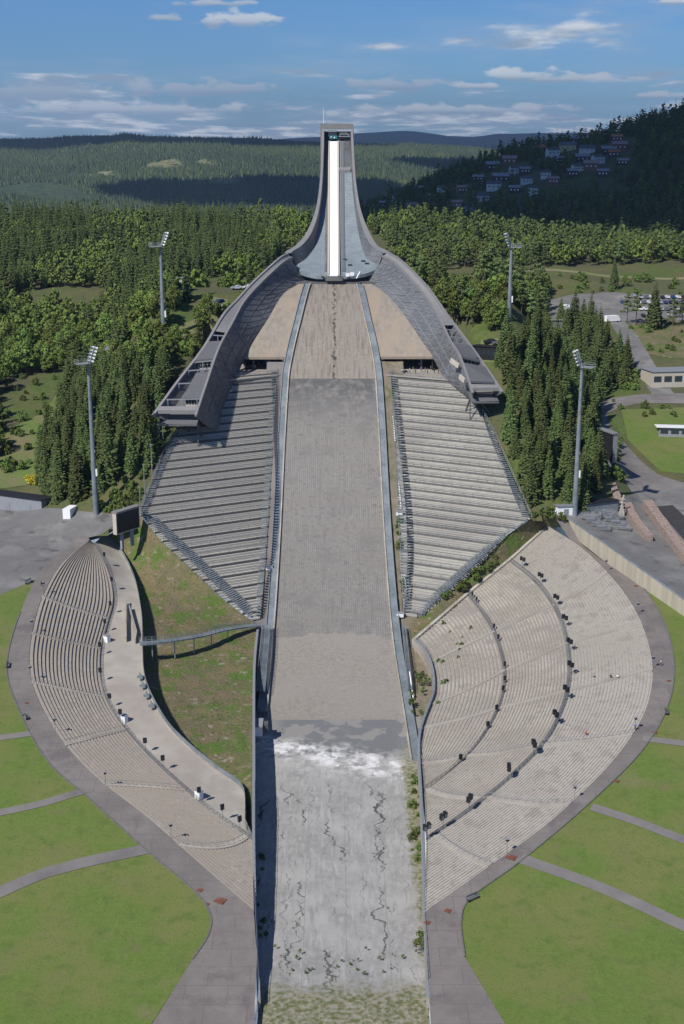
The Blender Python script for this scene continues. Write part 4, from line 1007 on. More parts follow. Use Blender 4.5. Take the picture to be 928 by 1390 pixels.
for x, y, z in mx:
    v = noise.noise(Vector((x*.018, y*.018, 2)))+random.uniform(-.35, .35)
    # left: broadleaf low and near, conifers on the ridge; right: mostly pine
    if x < 0: k = 'b' if (v > -.25 and y < 690) or v > .22 else ('s' if v < -.05 or y > 700 and v < .15 else 'p')
    else: k = 'p' if v > -.1 else ('s' if v < -.35 else 'b')
    sc = random.uniform(.7, 1.15)
    if k == 'b' and nb < 285 and -60 < proj((x,y,z))[0] < 990:
        nb += 1; plant('broadleaf_tree', random.choice(BRM), x, y, z-.2, sc, 'light green leafy tree in the mixed wood %s of the ski jump' % ('left' if x < 0 else 'right'), 'leafy trees in the wood on the %s' % ('left' if x < 0 else 'right'), 'tree', 'crown', 'trunk')
    elif k == 'p' and np_ < 270 and -60 < proj((x,y,z))[0] < 990:
        np_ += 1; plant('pine_tree', random.choice(PIM), x, y, z-.2, sc, 'olive green pine with a bare trunk in the wood %s of the ski jump' % ('left' if x < 0 else 'right'), 'pines in the wood on the %s' % ('left' if x < 0 else 'right'), 'tree', 'crown', 'trunk')
    else: EXTRA.append((k, x, y, z))
print('individual', nb, np_, 'stuff', len(EXTRA))
# merged woods (rest): low versions of the same trees
def mesh_arrays(mb):
    V = np.array(mb.v, dtype=np.float32); return V, mb.f
LOW = {'s': [spruce_mb(17, 3.2, 200+i, 13, 8) for i in range(3)], 'b': [broad_mb(10.5, 4.0, 210+i, 10, 26, 1.35)[0] for i in range(3)], 'p': [pine_mb(14.5, 3.4, 220+i, 10, 24, 1.2)[0] for i in range(3)]}
TINY = [spruce_mb(15, 3.0, 240+i, 6, 5) for i in range(3)]
def merged(name, items, protos, mats, smin, smax, rs=5):
    """items: (kind,x,y,z); one object, real tree meshes merged"""
    rng = random.Random(rs); Vs, Ls, Ps, Mi = [], [], [], []; off = 0
    cache = {}
    for k, x, y, z in items:
        j = rng.randrange(len(protos[k])); mb = protos[k][j]
        if (k, j) not in cache:
            V = np.array(mb.v, np.float32); cache[(k, j)] = (V, np.concatenate([np.array(f) for f in mb.f]), np.array([len(f) for f in mb.f]))
        V, Lp, Pn = cache[(k, j)]; a = rng.uniform(0, 6.28); s = rng.uniform(smin, smax); ca, sa = cos(a)*s, sin(a)*s
        W_ = np.empty_like(V); W_[:, 0] = V[:, 0]*ca-V[:, 1]*sa+x; W_[:, 1] = V[:, 0]*sa+V[:, 1]*ca+y; W_[:, 2] = V[:, 2]*s*rng.uniform(.85, 1.2)+z
        Vs.append(W_); Ls.append(Lp+off); Ps.append(Pn); Mi.append(np.full(len(Pn), 'sbp'.index(k), np.int32)); off += len(V)
    V = np.concatenate(Vs); Lp = np.concatenate(Ls).astype(np.int32); Pn = np.concatenate(Ps).astype(np.int32); mi = np.concatenate(Mi)
    me = bpy.data.meshes.new(name); me.vertices.add(len(V)); me.vertices.foreach_set('co', V.ravel()); me.loops.add(len(Lp)); me.loops.foreach_set('vertex_index', Lp)
    me.polygons.add(len(Pn)); st = np.concatenate([[0], np.cumsum(Pn)[:-1]]).astype(np.int32); me.polygons.foreach_set('loop_start', st)
    for m in mats: me.materials.append(m)
    me.polygons.foreach_set('material_index', mi); me.update(calc_edges=True)
    o = bpy.data.objects.new(name, me); COL.objects.link(o); tag(o, kind='stuff'); return o
def clumpleaf(name, a, b, c):
    return mat(name, a, .8, b, .035, c, .012, coord='World', spec=.1, detail=3)
M_ws = clumpleaf('spruce_wood', (.048, .070, .024), (.088, .115, .036), (.066, .088, .028)); M_wb = clumpleaf('leafy_wood', (.10, .15, .030), (.165, .215, .050), (.13, .17, .042)); M_wp = clumpleaf('pine_wood', (.080, .112, .036), (.135, .168, .056), (.10, .135, .044))
o = merged('mixed_wood', EXTRA, LOW, [M_ws, M_wb, M_wp], .7, 1.15); tag(o, 'dense mixed wood covering the ridge behind the ski jump', 'wood')
# bushes on the banks and clearings
def bushes(zone, n, label, group, fn=H, smin=.5, smax=1.2, ms=None, kind='bush'):
    xs_ = [p[0] for p in zone]; ys_ = [p[1] for p in zone]; c = 0; rr = random.Random(len(label)*7+n)
    while c < n:
        a, b = rr.uniform(min(xs_), max(xs_)), rr.uniform(min(ys_), max(ys_))
        if not inpoly(a, b, zone): continue
        p = fn(a, b); plant(kind, rr.choice(ms or BUM), p.x, p.y, p.z-.15, rr.uniform(smin, smax), label, group, 'bush', 'leaves', 'stem'); c += 1
bushes([(0,500),(95,500),(75,560),(50,640),(0,655)], 46, 'leafy green bush on the grassy slope above the left shed', 'bushes on the left slope', smin=.5, smax=1.5)
bushes([(130,690),(155,655),(200,640),(190,690),(150,705)], 22, 'bright green bush between the left floodlight mast and the stand', 'bushes beside the left stand', smin=.6, smax=1.5)
bushes([(150,480),(300,440),(275,480),(240,500)], 20, 'green bush on the open bank above the left spruce grove', 'bushes above the left grove')
bushes([(735,375),(935,372),(935,400),(740,398)], 34, 'round green bush in the meadow beyond the car park', 'bushes in the meadow', smin=.7, smax=1.7)
bushes([(848,440),(928,435),(928,480),(880,478)], 16, 'small green bush on the dry bank below the car park', 'bushes on the dry bank')
bushes([(822,596),(836,600),(852,650),(836,660),(824,640)], 12, 'green bush beside the right scoreboard', 'bushes beside the right scoreboard', smin=.8, smax=1.4)
bushes([(830,545),(925,548),(928,566),(840,572)], 12, 'low green bush on the grass inside the road bend', 'bushes inside the road bend', smin=.5, smax=1)
bushes([(822,500),(870,500),(862,530),(826,535)], 16, 'pale green bush at the edge of the road bend', 'bushes beside the road bend', smin=1, smax=1.8)
bushes([(716,690),(770,692),(768,708),(720,704)], 12, 'green bush between the right stand and the cabins', 'bushes near the right cabins', smin=.5, smax=1)
bushes([(600,385),(650,385),(650,440),(600,432)], 18, 'dark green bush behind the right windscreen', 'bushes behind the right windscreen', smin=1, smax=2)
brf = lambda a, b: hit(a, b, lambda x, y: 11.5+ (y-340)*.25 if y > 340 else 11.5)
bushes([(588,822),(600,812),(640,778),(705,722),(728,716),(640,795)], 26, 'weedy green bush on the bank below the right slope stand', 'bushes on the right bank', fn=lambda a, b: hit(a, b, lambda x, y: interp(y, [(330, 6.6), (345, 10.5), (385, 24.6)])), smin=.4, smax=.9)
bushes([(535,700),(541,700),(552,810),(546,812)], 9, 'scrubby bush in the gap beside the right slope stand', 'bushes in the right gap', fn=lambda a, b: hit(a, b, lambda x, y: zh(y)-.3), smin=.35, smax=.7)
bushes([(553,1050),(568,1060),(570,1180),(556,1150)], 16, 'tuft of green weeds at the right edge of the outrun', 'weeds at the right edge of the outrun', fn=lambda a, b: hit(a, b, lambda x, y: zh(y)), smin=.25, smax=.7)
bushes([(560,880),(578,890),(584,940),(568,985),(556,960)], 14, 'small bush on the rubble strip right of the sandy apron', 'bushes on the rubble strip', fn=lambda a, b: hit(a, b, lambda x, y: 2.6+max(0, y-300)*.07), smin=.3, smax=.7)
p = hit(571, 1284, lambda x, y: 3.0); plant('bush', BUM[2], p.x, p.y, p.z-.2, .9, 'large green bush at the foot of the right outrun wall', None, 'bush', 'leaves', 'stem')
def pt_in(levels_px, lab):
    pass
rsurf = lambda x, y: STANDZ(x, y)
yb = []
for i in range(5):
    p = H(38+i*4, 654+(i % 2)*4); mb, tk = broad_mb(2.4, 1.6, 300+i, 7, 60, .35, .1, False); r = thing('flowering_bush', 'bright yellow flowering broom bush behind the grey shed', 'bush', p, 0, 'yellow broom bushes behind the shed'); r.scale = (1, 1, 1)
    a = mesh_of(mb, 'blossom', M_yel); o = bpy.data.objects.new('blossom', a); COL.objects.link(o); o.parent = r
# ------------------------------------------------------------------ far hills
def hill_layer(name, prof, d0, dr, z0, d1, zb, n=150, nd=50, amp=14, power=1.0, m=None, seed=0):
    """prof: (pixel column, pixel row) of the ridge line; dr ridge distance; real terrain in polar layout round the valley"""
    us = [p[0] for p in prof]; rows = []; fns = []
    def zr(px): py = interp(px, prof); d = ray(px, py); return CAM.z+d.z*(dr/d.y)
    def zf(px, dd):
        d = ray(px, 190); x = CAM.x+d.x*(dd/d.y)
        z = lerp(z0, zr(px), ss(dd, d0, dr)**power if dd < dr else 1)
        if dd > dr: z = lerp(zr(px), zb, ss(dd, dr, d1))
        k = min(1, (dd-d0)/max(1, dr-d0)*3) * (1 if dd > dr else min(1, .15+(dr-dd)/(dr-d0)*2.5))
        s = 1/(dr-d0)
        z += amp*k*(noise.noise(Vector((x*s*6, dd*s*6, seed)))+.5*noise.noise(Vector((x*s*17, dd*s*17, seed))))
        return x, dd, z
    for j in range(nd+1):
        t = j/nd; dd = lerp(d0, dr, t/.8) if t <= .8 else lerp(dr, d1, (t-.8)/.2)
        rows.append([Vector(zf(lerp(us[0], us[-1], i/n), dd)) for i in range(n+1)])
    mb = MB(); mb.grid(rows); o = mb.build(name, m, None, True); tag(o, kind='structure'); return zf
def farx(nt, N, L, src, col, mix, ramp, nz):
    v = N.new('ShaderNodeTexVoronoi'); v.inputs['Scale'].default_value = .05; L.new(src, v.inputs['Vector'])
    return mix(ramp(v.outputs['Distance'], .2, .9), col, (.022, .036, .018))
M_far = mat('far_forest', (.05, .078, .03), .95, (.07, .095, .036), .004, (.038, .058, .026), .0012, coord='World', extra=farx, bump=6, bscale=.05, detail=8)
M_clear = mat('forest_clearing', (.22, .20, .11), .95, (.12, .14, .05), .02, coord='World')
zA = hill_layer('hills', [(-900,190),(-300,192),(0,192),(60,191),(100,188),(150,187),(170,184.5),(200,188),(260,190),(330,192),(430,196),(520,199),(600,201),(655,205),(720,215),(1300,230)], 2400, 6200, -70, 8500, -60, n=260, nd=70, amp=26, m=M_far, seed=3)
zC = hill_layer('hills', [(-900,186),(200,189.5),(340,190),(430,186),(480,182),(550,179),(590,182),(630,187.5),(680,182),(720,181),(800,181),(1400,178)], 9000, 14000, -60, 17000, -60, n=200, nd=40, amp=40, m=M_far, seed=9)
zB = hill_layer('hills', [(560,225),(600,212),(645,209),(690,206),(745,203),(800,200),(1400,190)], 4200, 5200, -70, 6200, -70, n=120, nd=30, amp=14, m=M_far, seed=5)
zD = hill_layer('hills', [(440,300),(480,292),(520,282),(560,262),(600,244),(640,228),(680,214),(720,205),(760,198),(800,190),(840,178),(880,168),(928,156),(1000,140),(1150,118),(1400,110)], 1000, 1650, 50, 2500, -70, n=200, nd=60, amp=9, m=M_ground, seed=7, power=.8)
FCL = [[(195,229),(205,222),(235,217),(250,224),(240,230)], [(262,252),(285,246),(322,244),(320,250),(285,252)], [(120,240),(135,235),(158,234),(150,240)], [(262,221),(275,217),(298,226),(285,227)], [(0,243),(30,238),(60,239),(40,244)], [(50,268),(90,262),(140,266),(120,272)]]
def farwood(name, zf, u0, u1, d0, d1, n, protos, smin, smax, seed, label):
    rr = random.Random(seed); it = []
    for _ in range(n):
        px = rr.uniform(u0, u1); dd = sqrt(rr.uniform(d0*d0, d1*d1)); x, y, z = zf(px, dd)
        q = proj((x, y, z))
        if noise.noise(Vector((x*.0021, y*.0009, seed))) > .50 or any(inpoly(q[0], q[1], c) for c in FCL): continue
        it.append(('s' if rr.random() < .7 else 'b', x, y, z-1))
    o = merged(name, it, protos, [M_ws2, M_wb2, M_wp], smin, smax, seed); tag(o, label, 'wood'); return o
M_ws2 = mat('far_spruce', (.048, .070, .040), .9, (.068, .092, .048), .004, (.085, .112, .048), .0012, coord='World', spec=.1, detail=4)
M_wb2 = mat('far_leaf', (.07, .10, .04), .9, (.10, .13, .05), .006, (.11, .14, .055), .0016, coord='World', spec=.1, detail=4)
TP = {'s': TINY, 'b': TINY, 'p': TINY}
def cone_mb(h, r, n=5):
    mb = MB(); 
    for k in range(n):
        a, b = 2*pi*k/n, 2*pi*(k+1)/n; mb.tri((r*cos(a), r*sin(a), 0), (r*cos(b), r*sin(b), 0), (0, 0, h))
    return mb
CP = {'s': [cone_mb(17, 3.6), cone_mb(21, 4.2)], 'b': [cone_mb(13, 5.5)], 'p': [cone_mb(14, 4)]}
farwood('distant_forest', zA, -60, 720, 2600, 6250, 90000, CP, .35, 1.05, 11, 'vast dark spruce forest covering the far hills')
def zAp(px, py):
    for k in range(1, 300):
        dd = 2500+k*13; x, y, z = zA(px, dd)
        if proj((x, y, z))[1] <= py: return Vector((x, y, z+1.5))
    return Vector(zA(px, 6000))
for c in FCL[:4]:
    mb = MB(); P = [zAp(*q) for q in c]; n0 = len(P); cc = sum(P, Vector())/n0
    rows = [[cc]*25, [p.lerp(cc, .5) for p in resamp(P+[P[0]], 25)], resamp(P+[P[0]], 25)]
    for r in rows[1:]:
        for i, p in enumerate(r): r[i] = p+Vector((noise.noise(p*.02)*25, noise.noise(p*.02+Vector((9, 0, 0)))*60, 2))
    r0 = rows[2]; r0[-1] = r0[0]; rows[1][-1] = rows[1][0]
    mb.grid(rows); o = mb.build('hill_clearing', M_clear); tag(o, kind='structure')
# hillside on the right: clumpier trees, houses among them
HOUSES = []
def hd(px, py):                                       # point on hillside D seen at this pixel
    for k in range(1, 240):
        dd = 1000+k*3; x, y, z = zD(px, dd); 
        if proj((x, y, z))[1] <= py: return Vector((x, y, z))
    return Vector(zD(px, 1640))
HS = [(512,283,'w',10),(521,276,'d',9),(541,275,'w',12),(559,287,'r',10),(572,262,'d',12),(600,262,'w',8),(628,262,'r',9),(622,282,'r',9),(657,273,'w',10),(672,258,'w',12),(680,247,'d',14),(692,222,'r',13),(716,250,'w',9),(713,236,'d',9),(731,207,'R',13),(770,205,'y',15),(797,208,'w',14),(790,219,'d',12),(803,231,'r',12),(760,222,'d',10),(778,240,'d',9),(824,210,'d',13),(840,205,'r',13),(834,213,'R',10),(806,188,'o',12),(822,186,'d',10),(836,192,'o',10),(742,243,'w',8),(668,232,'d',13),(650,246,'d',10),(586,275,'d',9),(640,288,'w',8),(700,262,'d',9),(725,266,'w',8),(752,250,'r',9),(700,236,'w',10),(785,232,'w',9),(812,222,'w',10),(846,224,'d',9),(782,196,'d',11),(750,212,'w',11),(820,240,'d',9)]
hpos = [(hd(a, b), k, w*1.2) for a, b, k, w in HS]
rr = random.Random(21); it = []
for _ in range(7200):
    px = rr.uniform(430, 1080); dd = sqrt(rr.uniform(1010**2, 1680**2)); x, y, z = zD(px, dd)
    if any(abs(x-h[0].x) < h[2]*.75+3 and -46 < y-h[0].y < 10 for h in hpos): continue
    if 600 < px < 860 and rr.random() < .55*(1 if proj((x, y, z))[1] < 285 else 0): continue
    it.append((rr.choice('ssspb'), x, y, z-1))
o = merged('hillside_wood', it, {'s': [spruce_mb(17, 3.2, 230+i, 9, 7) for i in range(3)], 'b': [broad_mb(10.5, 4.0, 233+i, 7, 16, 1.9)[0] for i in range(2)], 'p': [pine_mb(15, 3.6, 236+i, 8, 16, 1.7)[0] for i in range(2)]}, [M_ws, M_wb, M_wp], .75, 1.3, 8)
tag(o, 'shaded wood of spruce and pine on the hillside on the right', 'wood')
HM = {'w': ('white', mat('white_boards', (.52, .52, .51), .8), (.10, .10, .11)), 'd': ('dark brown', mat('dark_boards', (.06, .045, .04), .8), (.26, .26, .27)), 'r': ('red-brown', mat('red_brown_boards', (.20, .10, .075), .8), (.32, .22, .19)), 'R': ('dark', mat('dark_boards2', (.07, .05, .05), .8), (.38, .12, .07)), 'y': ('yellow', mat('yellow_boards', (.52, .42, .22), .8), (.13, .13, .15)), 'o': ('brown', mat('brown_boards', (.12, .07, .05), .8), (.45, .17, .08))}
ords = ['lowest left', 'small', 'long low', 'gabled', 'broad', 'narrow', 'lone', 'squat', 'roadside', 'half-hidden', 'wide', 'upper', 'middle', 'terraced', 'hilltop', 'large', 'tall', 'nestled', 'central', 'set-back', 'little', 'ridge-side', 'highest right', 'steep-roofed', 'topmost', 'ridge-top', 'far right', 'solitary', 'flat-lying', 'forest-edge', 'low-lying', 'tree-fringed', 'mid-slope', 'lower', 'shaded', 'slope-side', 'neat', 'clustered', 'outlying', 'high-standing', 'ridge-facing', 'tucked-away']
for i, (p, k, w) in enumerate(hpos):
    cn, wm, rc = HM[k]; rm = mat('roof_'+k, rc, .8); rz = rr.uniform(-.35, .35); d = w*.65; h = 4.2+rr.random()*2.6
    rx = (p.x-0)/1300; side = 'left' if HS[i][0] < 640 else ('right' if HS[i][0] > 790 else 'middle')
    t = thing('house', '%s %s house with %s roof on the %s of the hillside' % (ords[i], cn, 'red' if k in 'Ro' else 'grey', side), 'house', p, rz, 'houses on the right hillside')
    BASE[t.name] = Vector((0, 0, 0)); mb = MB(); mb.box((0, 0, h/2-1), (w, d, h+2)); mb.build('wall', wm, t)
    mb = MB(); rh = d*.32; e = .6
    A = [(-w/2-e, -d/2-e, h-.1), (w/2+e, -d/2-e, h-.1), (w/2+e, 0, h+rh), (-w/2-e, 0, h+rh), (w/2+e, d/2+e, h-.1), (-w/2-e, d/2+e, h-.1)]
    mb.quad(A[0], A[1], A[2], A[3]); mb.quad(A[3], A[2], A[4], A[5]); rf = mb.build('roof', rm, t)
    mb = MB()
    for s in (-1, 1): x = s*w/2; mb.tri((x, -d/2, h), (x, d/2, h), (x, 0, h+rh-.2))
    mb.build('gable', wm, t); mb = MB(); mb.box((w*.2, .3, h+rh), (.8, .8, 1.6)); ch = mb.build('chimney', M_stone, rf)
    for q in range(3):
        mb = MB(); mb.box((-w*.3+q*w*.3, -d/2-.04, h*.55), (1.3, .1, 1.3)); mb.build('window', M_white if k in 'drRo' else M_glass, t)
# ------------------------------------------------------------------ clouds that shade the hills (far above and behind the frame)
def cloud(name, tx, ty, tz, rx, ry, alt, seed, label):
    k = (alt-tz)/sin(EL0)*cos(EL0); c = Vector((tx-SUNX*k, ty-SUNY*k, alt)); mb = MB(); rr = random.Random(seed); nU, nV = 40, 18
    rows = []
    for j in range(nV+1):
        ph = -pi/2+pi*j/nV; r = []
        for i in range(nU+1):
            a = 2*pi*i/nU; d = Vector((cos(ph)*cos(a), cos(ph)*sin(a), sin(ph))); k2 = 1+.35*noise.noise(d*1.6+Vector((seed, 0, 0)))+.14*noise.noise(d*5+Vector((seed, 0, 0)))
            r.append(c+Vector((d.x*rx*k2, d.y*ry*k2, d.z*min(rx, ry)*(.25 if d.z > 0 else .06)*k2)))
        rows.append(r)
    mb.grid(rows); o = mb.build(name, mat('cloud_white', (.8, .8, .8), 1), None, True); tag(o, kind='structure'); return o
EL0 = R(46); SUNX, SUNY = Vector((.66, .75)).normalized()
cloud('cloud', 480, 1560, 90, 640, 500, 1600, 1, '')
cloud('cloud', -170, 3860, -30, 420, 400, 1900, 2, '')
cloud('cloud', -1500, 5900, 120, 1500, 700, 2400, 4, '')
cloud('cloud', 1500, 12500, 120, 2600, 2200, 2600, 6, '')
cloud('cloud', 1000, 4600, 60, 700, 500, 2100, 8, '')
# ------------------------------------------------------------------ air
mb = MB(); mb.box((0, 8400, 250), (29000, 17400, 720)); hz = mb.build('haze', None if False else mat('haze_air', (1, 1, 1)), None); tag(hz, kind='stuff')
hm = bpy.data.materials.new('haze_volume'); hm.use_nodes = True; hn = hm.node_tree; hn.nodes.remove(hn.nodes['Principled BSDF']); pv = hn.nodes.new('ShaderNodeVolumePrincipled')
pv.inputs['Color'].default_value = (.50, .70, 1, 1); pv.inputs['Density'].default_value = HAZE; pv.inputs['Anisotropy'].default_value = .2; hn.links.new(pv.outputs[0], hn.nodes['Material Output'].inputs['Volume']); hz.data.materials[0] = hm
hz['label'] = 'thin bluish air over the far hills'; hz['category'] = 'haze'
# ------------------------------------------------------------------ things standing about
ORD = ['first', 'second', 'third', 'fourth', 'fifth', 'sixth', 'seventh', 'eighth', 'ninth', 'tenth', 'eleventh', 'twelfth', 'thirteenth', 'fourteenth', 'fifteenth', 'sixteenth', 'seventeenth', 'eighteenth', 'nineteenth', 'twentieth']
def hgt(px, py, y, z): return PY(px, py, y).z-z
# floodlight masts
def mast(base_px, top_px, label, facing, rows=5):
    p = H(*base_px); h = hgt(*top_px, p.y, p.z); t = thing('floodlight_mast', label, 'floodlight mast', p, 0, 'tall floodlight masts')
    def w(v): return Vector((p.x, p.y, p.z))+Vector(v)
    mb = MB(); n = 4
    for i in range(n): mb.tube(w((0, 0, -1 if i == 0 else h*i/n)), w((0, 0, h*(i+1)/n)), lerp(.88, .42, i/n)+.02, lerp(.88, .42, (i+1)/n), 14, i in (0, 3))
    mb.build('pole', M_steel, t, False)
    mb = MB(); f = Vector((cos(facing), sin(facing), 0)); s = Vector((-sin(facing), cos(facing), 0))
    back = -f*1.9
    c = w((0, 0, h-.6))+back; mb.box((c.x, c.y, c.z), (3.6, 3.4, .12), facing); pl = mb.build('platform', M_galv, t)
    mb = MB()
    for a in (-1, 1):
        for b in (-1, 1): q = c+f*1.7*a+s*1.6*b; mb.bar(q, q+Vector((0, 0, 1.2)), .09)
    for b in (-1, 1):
        for zz in (.6, 1.2): mb.bar(c-f*1.7+s*1.6*b+Vector((0, 0, zz)), c+f*1.7+s*1.6*b+Vector((0, 0, zz)), .07)
    for zz in (.6, 1.2): mb.bar(c-f*1.7-s*1.6+Vector((0, 0, zz)), c-f*1.7+s*1.6+Vector((0, 0, zz)), .07)
    mb.build('platform_rail', M_galv, pl)
    mb = MB(); 
    for a in (-1, 1): mb.bar(w((0, 0, h-1))+s*a*.8, w((0, 0, h+3.6))+f*1.6+s*a*.8, .2)
    mb.build('head_frame', M_galv, t)
    for r in range(rows):
        q = w((0, 0, h+.0+r*.95))+f*(.3+.38*r); mb = MB(); mb.bar(q-s*2.0, q+s*2.0, .16); br = mb.build('lamp_bar', M_galv, t)
        for k in range(4):
            u = q+s*(-1.5+k)+f*.35; mb = MB(); d = (f-Vector((0, 0, .55))).normalized(); mb.tube(u-d*.2, u+d*.28, .22, .42, 10); o = mb.build('floodlight', M_white if k % 2 == 0 else M_galv, br)
    mb = MB(); mb.box((p.x+.8, p.y-.3, p.z+h*.28), (.5, .4, 2.2)); mb.box((p.x+.5, p.y-.2, p.z+h*.42), (.3, .3, .9)); mb.build('control_box', M_white, t)
mast((131, 698), (124, 490), 'tall grey floodlight mast on the left plaza beside the white container', R(35))
mast((779, 699), (790, 495), 'tall grey floodlight mast at the right beside the grey-blue shed', R(150))
mast((223, 462), (219, 332), 'tall grey floodlight mast rising from the wood behind the left windscreen', R(20))
mast((690, 434), (693, 333), 'tall grey floodlight mast rising from the trees behind the right windscreen', R(160))
# scoreboards
def scoreboard(p, rz, w, h, hb, label, front):
    t = thing('scoreboard', label, 'scoreboard', p, rz); BASE[t.name] = Vector((0, 0, 0))
    mb = MB(); mb.box((0, 0, hb+h/2), (w, 1.5, h)); mb.build('housing', M_beige if front else M_wood, t)
    mb = MB(); mb.box((0, -.80, hb+h/2), (w-.5, .12, h-.7)); mb.build('screen', M_dark, t)
    mb = MB(); mb.box((0, -.15, hb+h+.2), (w+.4, 2.2, .4)); mb.build('cover', M_wingt, t)
    for s in (-1, 1): mb = MB(); mb.box((s*w*.22, 0, hb/2-1), (.8, .8, hb+2)); mb.build('leg', M_wood, t)
scoreboard(H(173, 733)-Vector((0, 0, .2)), R(54), 9.6, 6.6, 3.0, 'large black video scoreboard on two legs at the edge of the left plaza', True)
scoreboard(H(822, 634)+Vector((0, 0, 0)), R(-68), 9.0, 9.5, 2.5, 'tall narrow scoreboard seen from its side beside the road on the right', False)
# buildings
def shed(a, b, depth, h, label, wall_m, roof_m, name='shed', doors=2, mono=True, cat='shed', over=.4, win=0, rh=.7):
    """front face from pixel a to pixel b on the ground"""
    A, B = H(*a), H(*b); d = (B-A); d.z = 0; w = d.length; rz = atan2(d.y, d.x); c = (A+B)/2; n = Vector((-sin(rz), cos(rz), 0))
    z = min(A.z, B.z); c = Vector((c.x, c.y, z))+n*(depth/2)
    t = thing(name, label, cat, c, rz); BASE[t.name] = Vector((0, 0, 0)); mb = MB(); mb.box((0, 0, h/2-.5), (w, depth, h+1)); mb.build('wall', wall_m, t)
    mb = MB(); y0, y1 = -depth/2-over, depth/2+over; x0, x1 = -w/2-over, w/2+over
    mb.hexa([(x0, y0, h+rh), (x1, y0, h+rh), (x1, y1, h), (x0, y1, h), (x0, y0, h+rh+.25), (x1, y0, h+rh+.25), (x1, y1, h+.25), (x0, y1, h+.25)]); mb.build('roof', roof_m, t)
    mb = MB(); mb.quad((x0+over, y0+over, h), (x1-over, y0+over, h), (x1-over, y0+over, h+rh), (x0+over, y0+over, h+rh))
    for s in (x0+over, x1-over): mb.tri((s, y0+over, h), (s, y1-over, h), (s, y0+over, h+rh))
    mb.build('gable', wall_m, t)
    for k in range(doors):
        mb = MB(); mb.box((-w/2+w*(k+.6)/(doors+.2), -depth/2-.04, 1.1), (1.5, .08, 2.2)); dd = mb.build('door', M_galv, t)
        mb = MB(); mb.box((-w/2+w*(k+.6)/(doors+.2)+.5, -depth/2-.12, 1.1), (.08, .08, .3)); mb.build('handle', M_dark, dd)
    for k in range(win): mb = MB(); mb.box((-w/2+w*(k+.5)/win, -depth/2-.04, h*.62), (w/win*.72, .08, h*.4)); mb.build('window', M_glass, t)
    return t
shed((-60, 680), (57, 691), 6.5, 3.4, 'long grey wooden shed with a black flat roof at the back of the left plaza', M_wood, M_dark, doors=4)
t = shed((86, 705), (96, 704.8), 5, 3.0, 'small white container standing on the left plaza near the floodlight mast', M_white, M_white, name='container', doors=0, cat='container', over=0, rh=.02)
shed((794, 696), (838, 695), 5, 3.0, 'blue-grey shed with a dark flat roof behind the bleacher benches', M_steel, M_dark, doors=0, win=0)
shed((757, 700), (778, 700), 4, 2.4, 'small white cabin beside the foot of the right floodlight mast', M_white, M_galv, name='cabin', doors=1, cat='cabin')
shed((884, 527), (1010, 520), 14, 6.0, 'long low building with a pale roof and window band beyond the road', M_beige, M_galv, name='pavilion', doors=0, win=9, cat='building')
shed((893, 593), (1010, 596), 6, 3.0, 'open white shelter with a white roof on the grass inside the road bend', M_wood, M_white, name='shelter', doors=0, win=8, cat='shelter', over=1.0)
shed((606, 404), (640, 402), 9, 2.5, 'low building with a pale grey metal roof behind the right windscreen', M_wood, M_galv, name='barn', doors=1, cat='barn', rh=-1.4)
shed((640, 488), (672, 490), 8, 4.0, 'black pavilion with a pink-edged roof beside the right canopy', M_dark, M_dark, name='pavilion', doors=0, win=5, cat='pavilion')
shed((760, 420), (772, 421), 5, 2.5, 'small white hut half hidden by spruces near the car park', M_white, M_galv, name='hut', doors=1, cat='hut')
shed((740, 444), (768, 445), 8, 3, 'low grey building with a flat roof behind the right spruce grove', M_galv, M_road, name='storehouse', doors=1, cat='building')
shed((204, 398), (219, 398), 6, 4.5, 'white house partly hidden in the wood near the left rear mast', M_white, M_galv, name='house', doors=1, win=2, cat='house')
shed((232, 398), (248, 397), 7, 5, 'pale house with a grey roof in the wood left of the windscreen', M_beige, M_galv, name='house', doors=1, win=3, cat='house')
shed((118, 333), (135, 333), 9, 6, 'brown wooden house on the wooded ridge at the left', mat('brown_house', (.16, .12, .10), .9), M_galv, name='house', doors=0, win=3, cat='house')
# right terrace: concrete wall, raised paving
TW = [PZ(a, b, z) for a, b, z in ((768, 702, 28.2), (800, 724, 28.0), (860, 766, 26.6), (925, 812, 24.4), (980, 852, 22.4))]
def twb(x, y): return Lz(x, y)-.3
wall('terrace_wall', curve(TW, 40), twb, .5, mat('board_marked_concrete', (.40, .36, .28), .9, (.32, .285, .22), 1.2, (.43, .385, .30), .3, coord='World', stretch=(1.5, 1.5, .1)), 'tall board-marked concrete retaining wall above the right ring path', cap=M_steel, n=40)
railing('railing', curve(TW, 30), 1.1, 2.5, 'thin railing on top of the tall concrete wall on the right', m=M_steel, rails=2)
ztr = lambda x, y: lerp(zt(x, y)+.2, 28, 0)
def terr():
    A = resamp(curve(TW, 40), 40); B = HP_([(776,694),(820,690),(870,668),(928,662),(1010,660)]); B = resamp(B, 40); n = 12; rows = []
    for k in range(n+1):
        t = k/n; rows.append([Vector((lerp(a.x, b.x, t), lerp(a.y, b.y, t), lerp(a.z, zt(lerp(a.x, b.x, t), lerp(a.y, b.y, t))+.25, ss(t, 0, 1)))) for a, b in zip(A, B)])
    for r in rows[1:]:
        for p in r: p.z = max(p.z, zt(p.x, p.y)+.12)
    mb = MB(); mb.grid(rows); o = mb.build('upper_terrace', M_asph, None, True); tag(o, kind='structure')
    TERR.extend(rows)
TERR = []; terr()
def zT(px, py):                                       # point on the terrace
    best = None
    for r in TERR:
        for p in r:
            q = proj(p); d = (q[0]-px)**2+(q[1]-py)**2
            if best is None or d < best[0]: best = (d, p)
    return PZ(px, py, best[1].z)
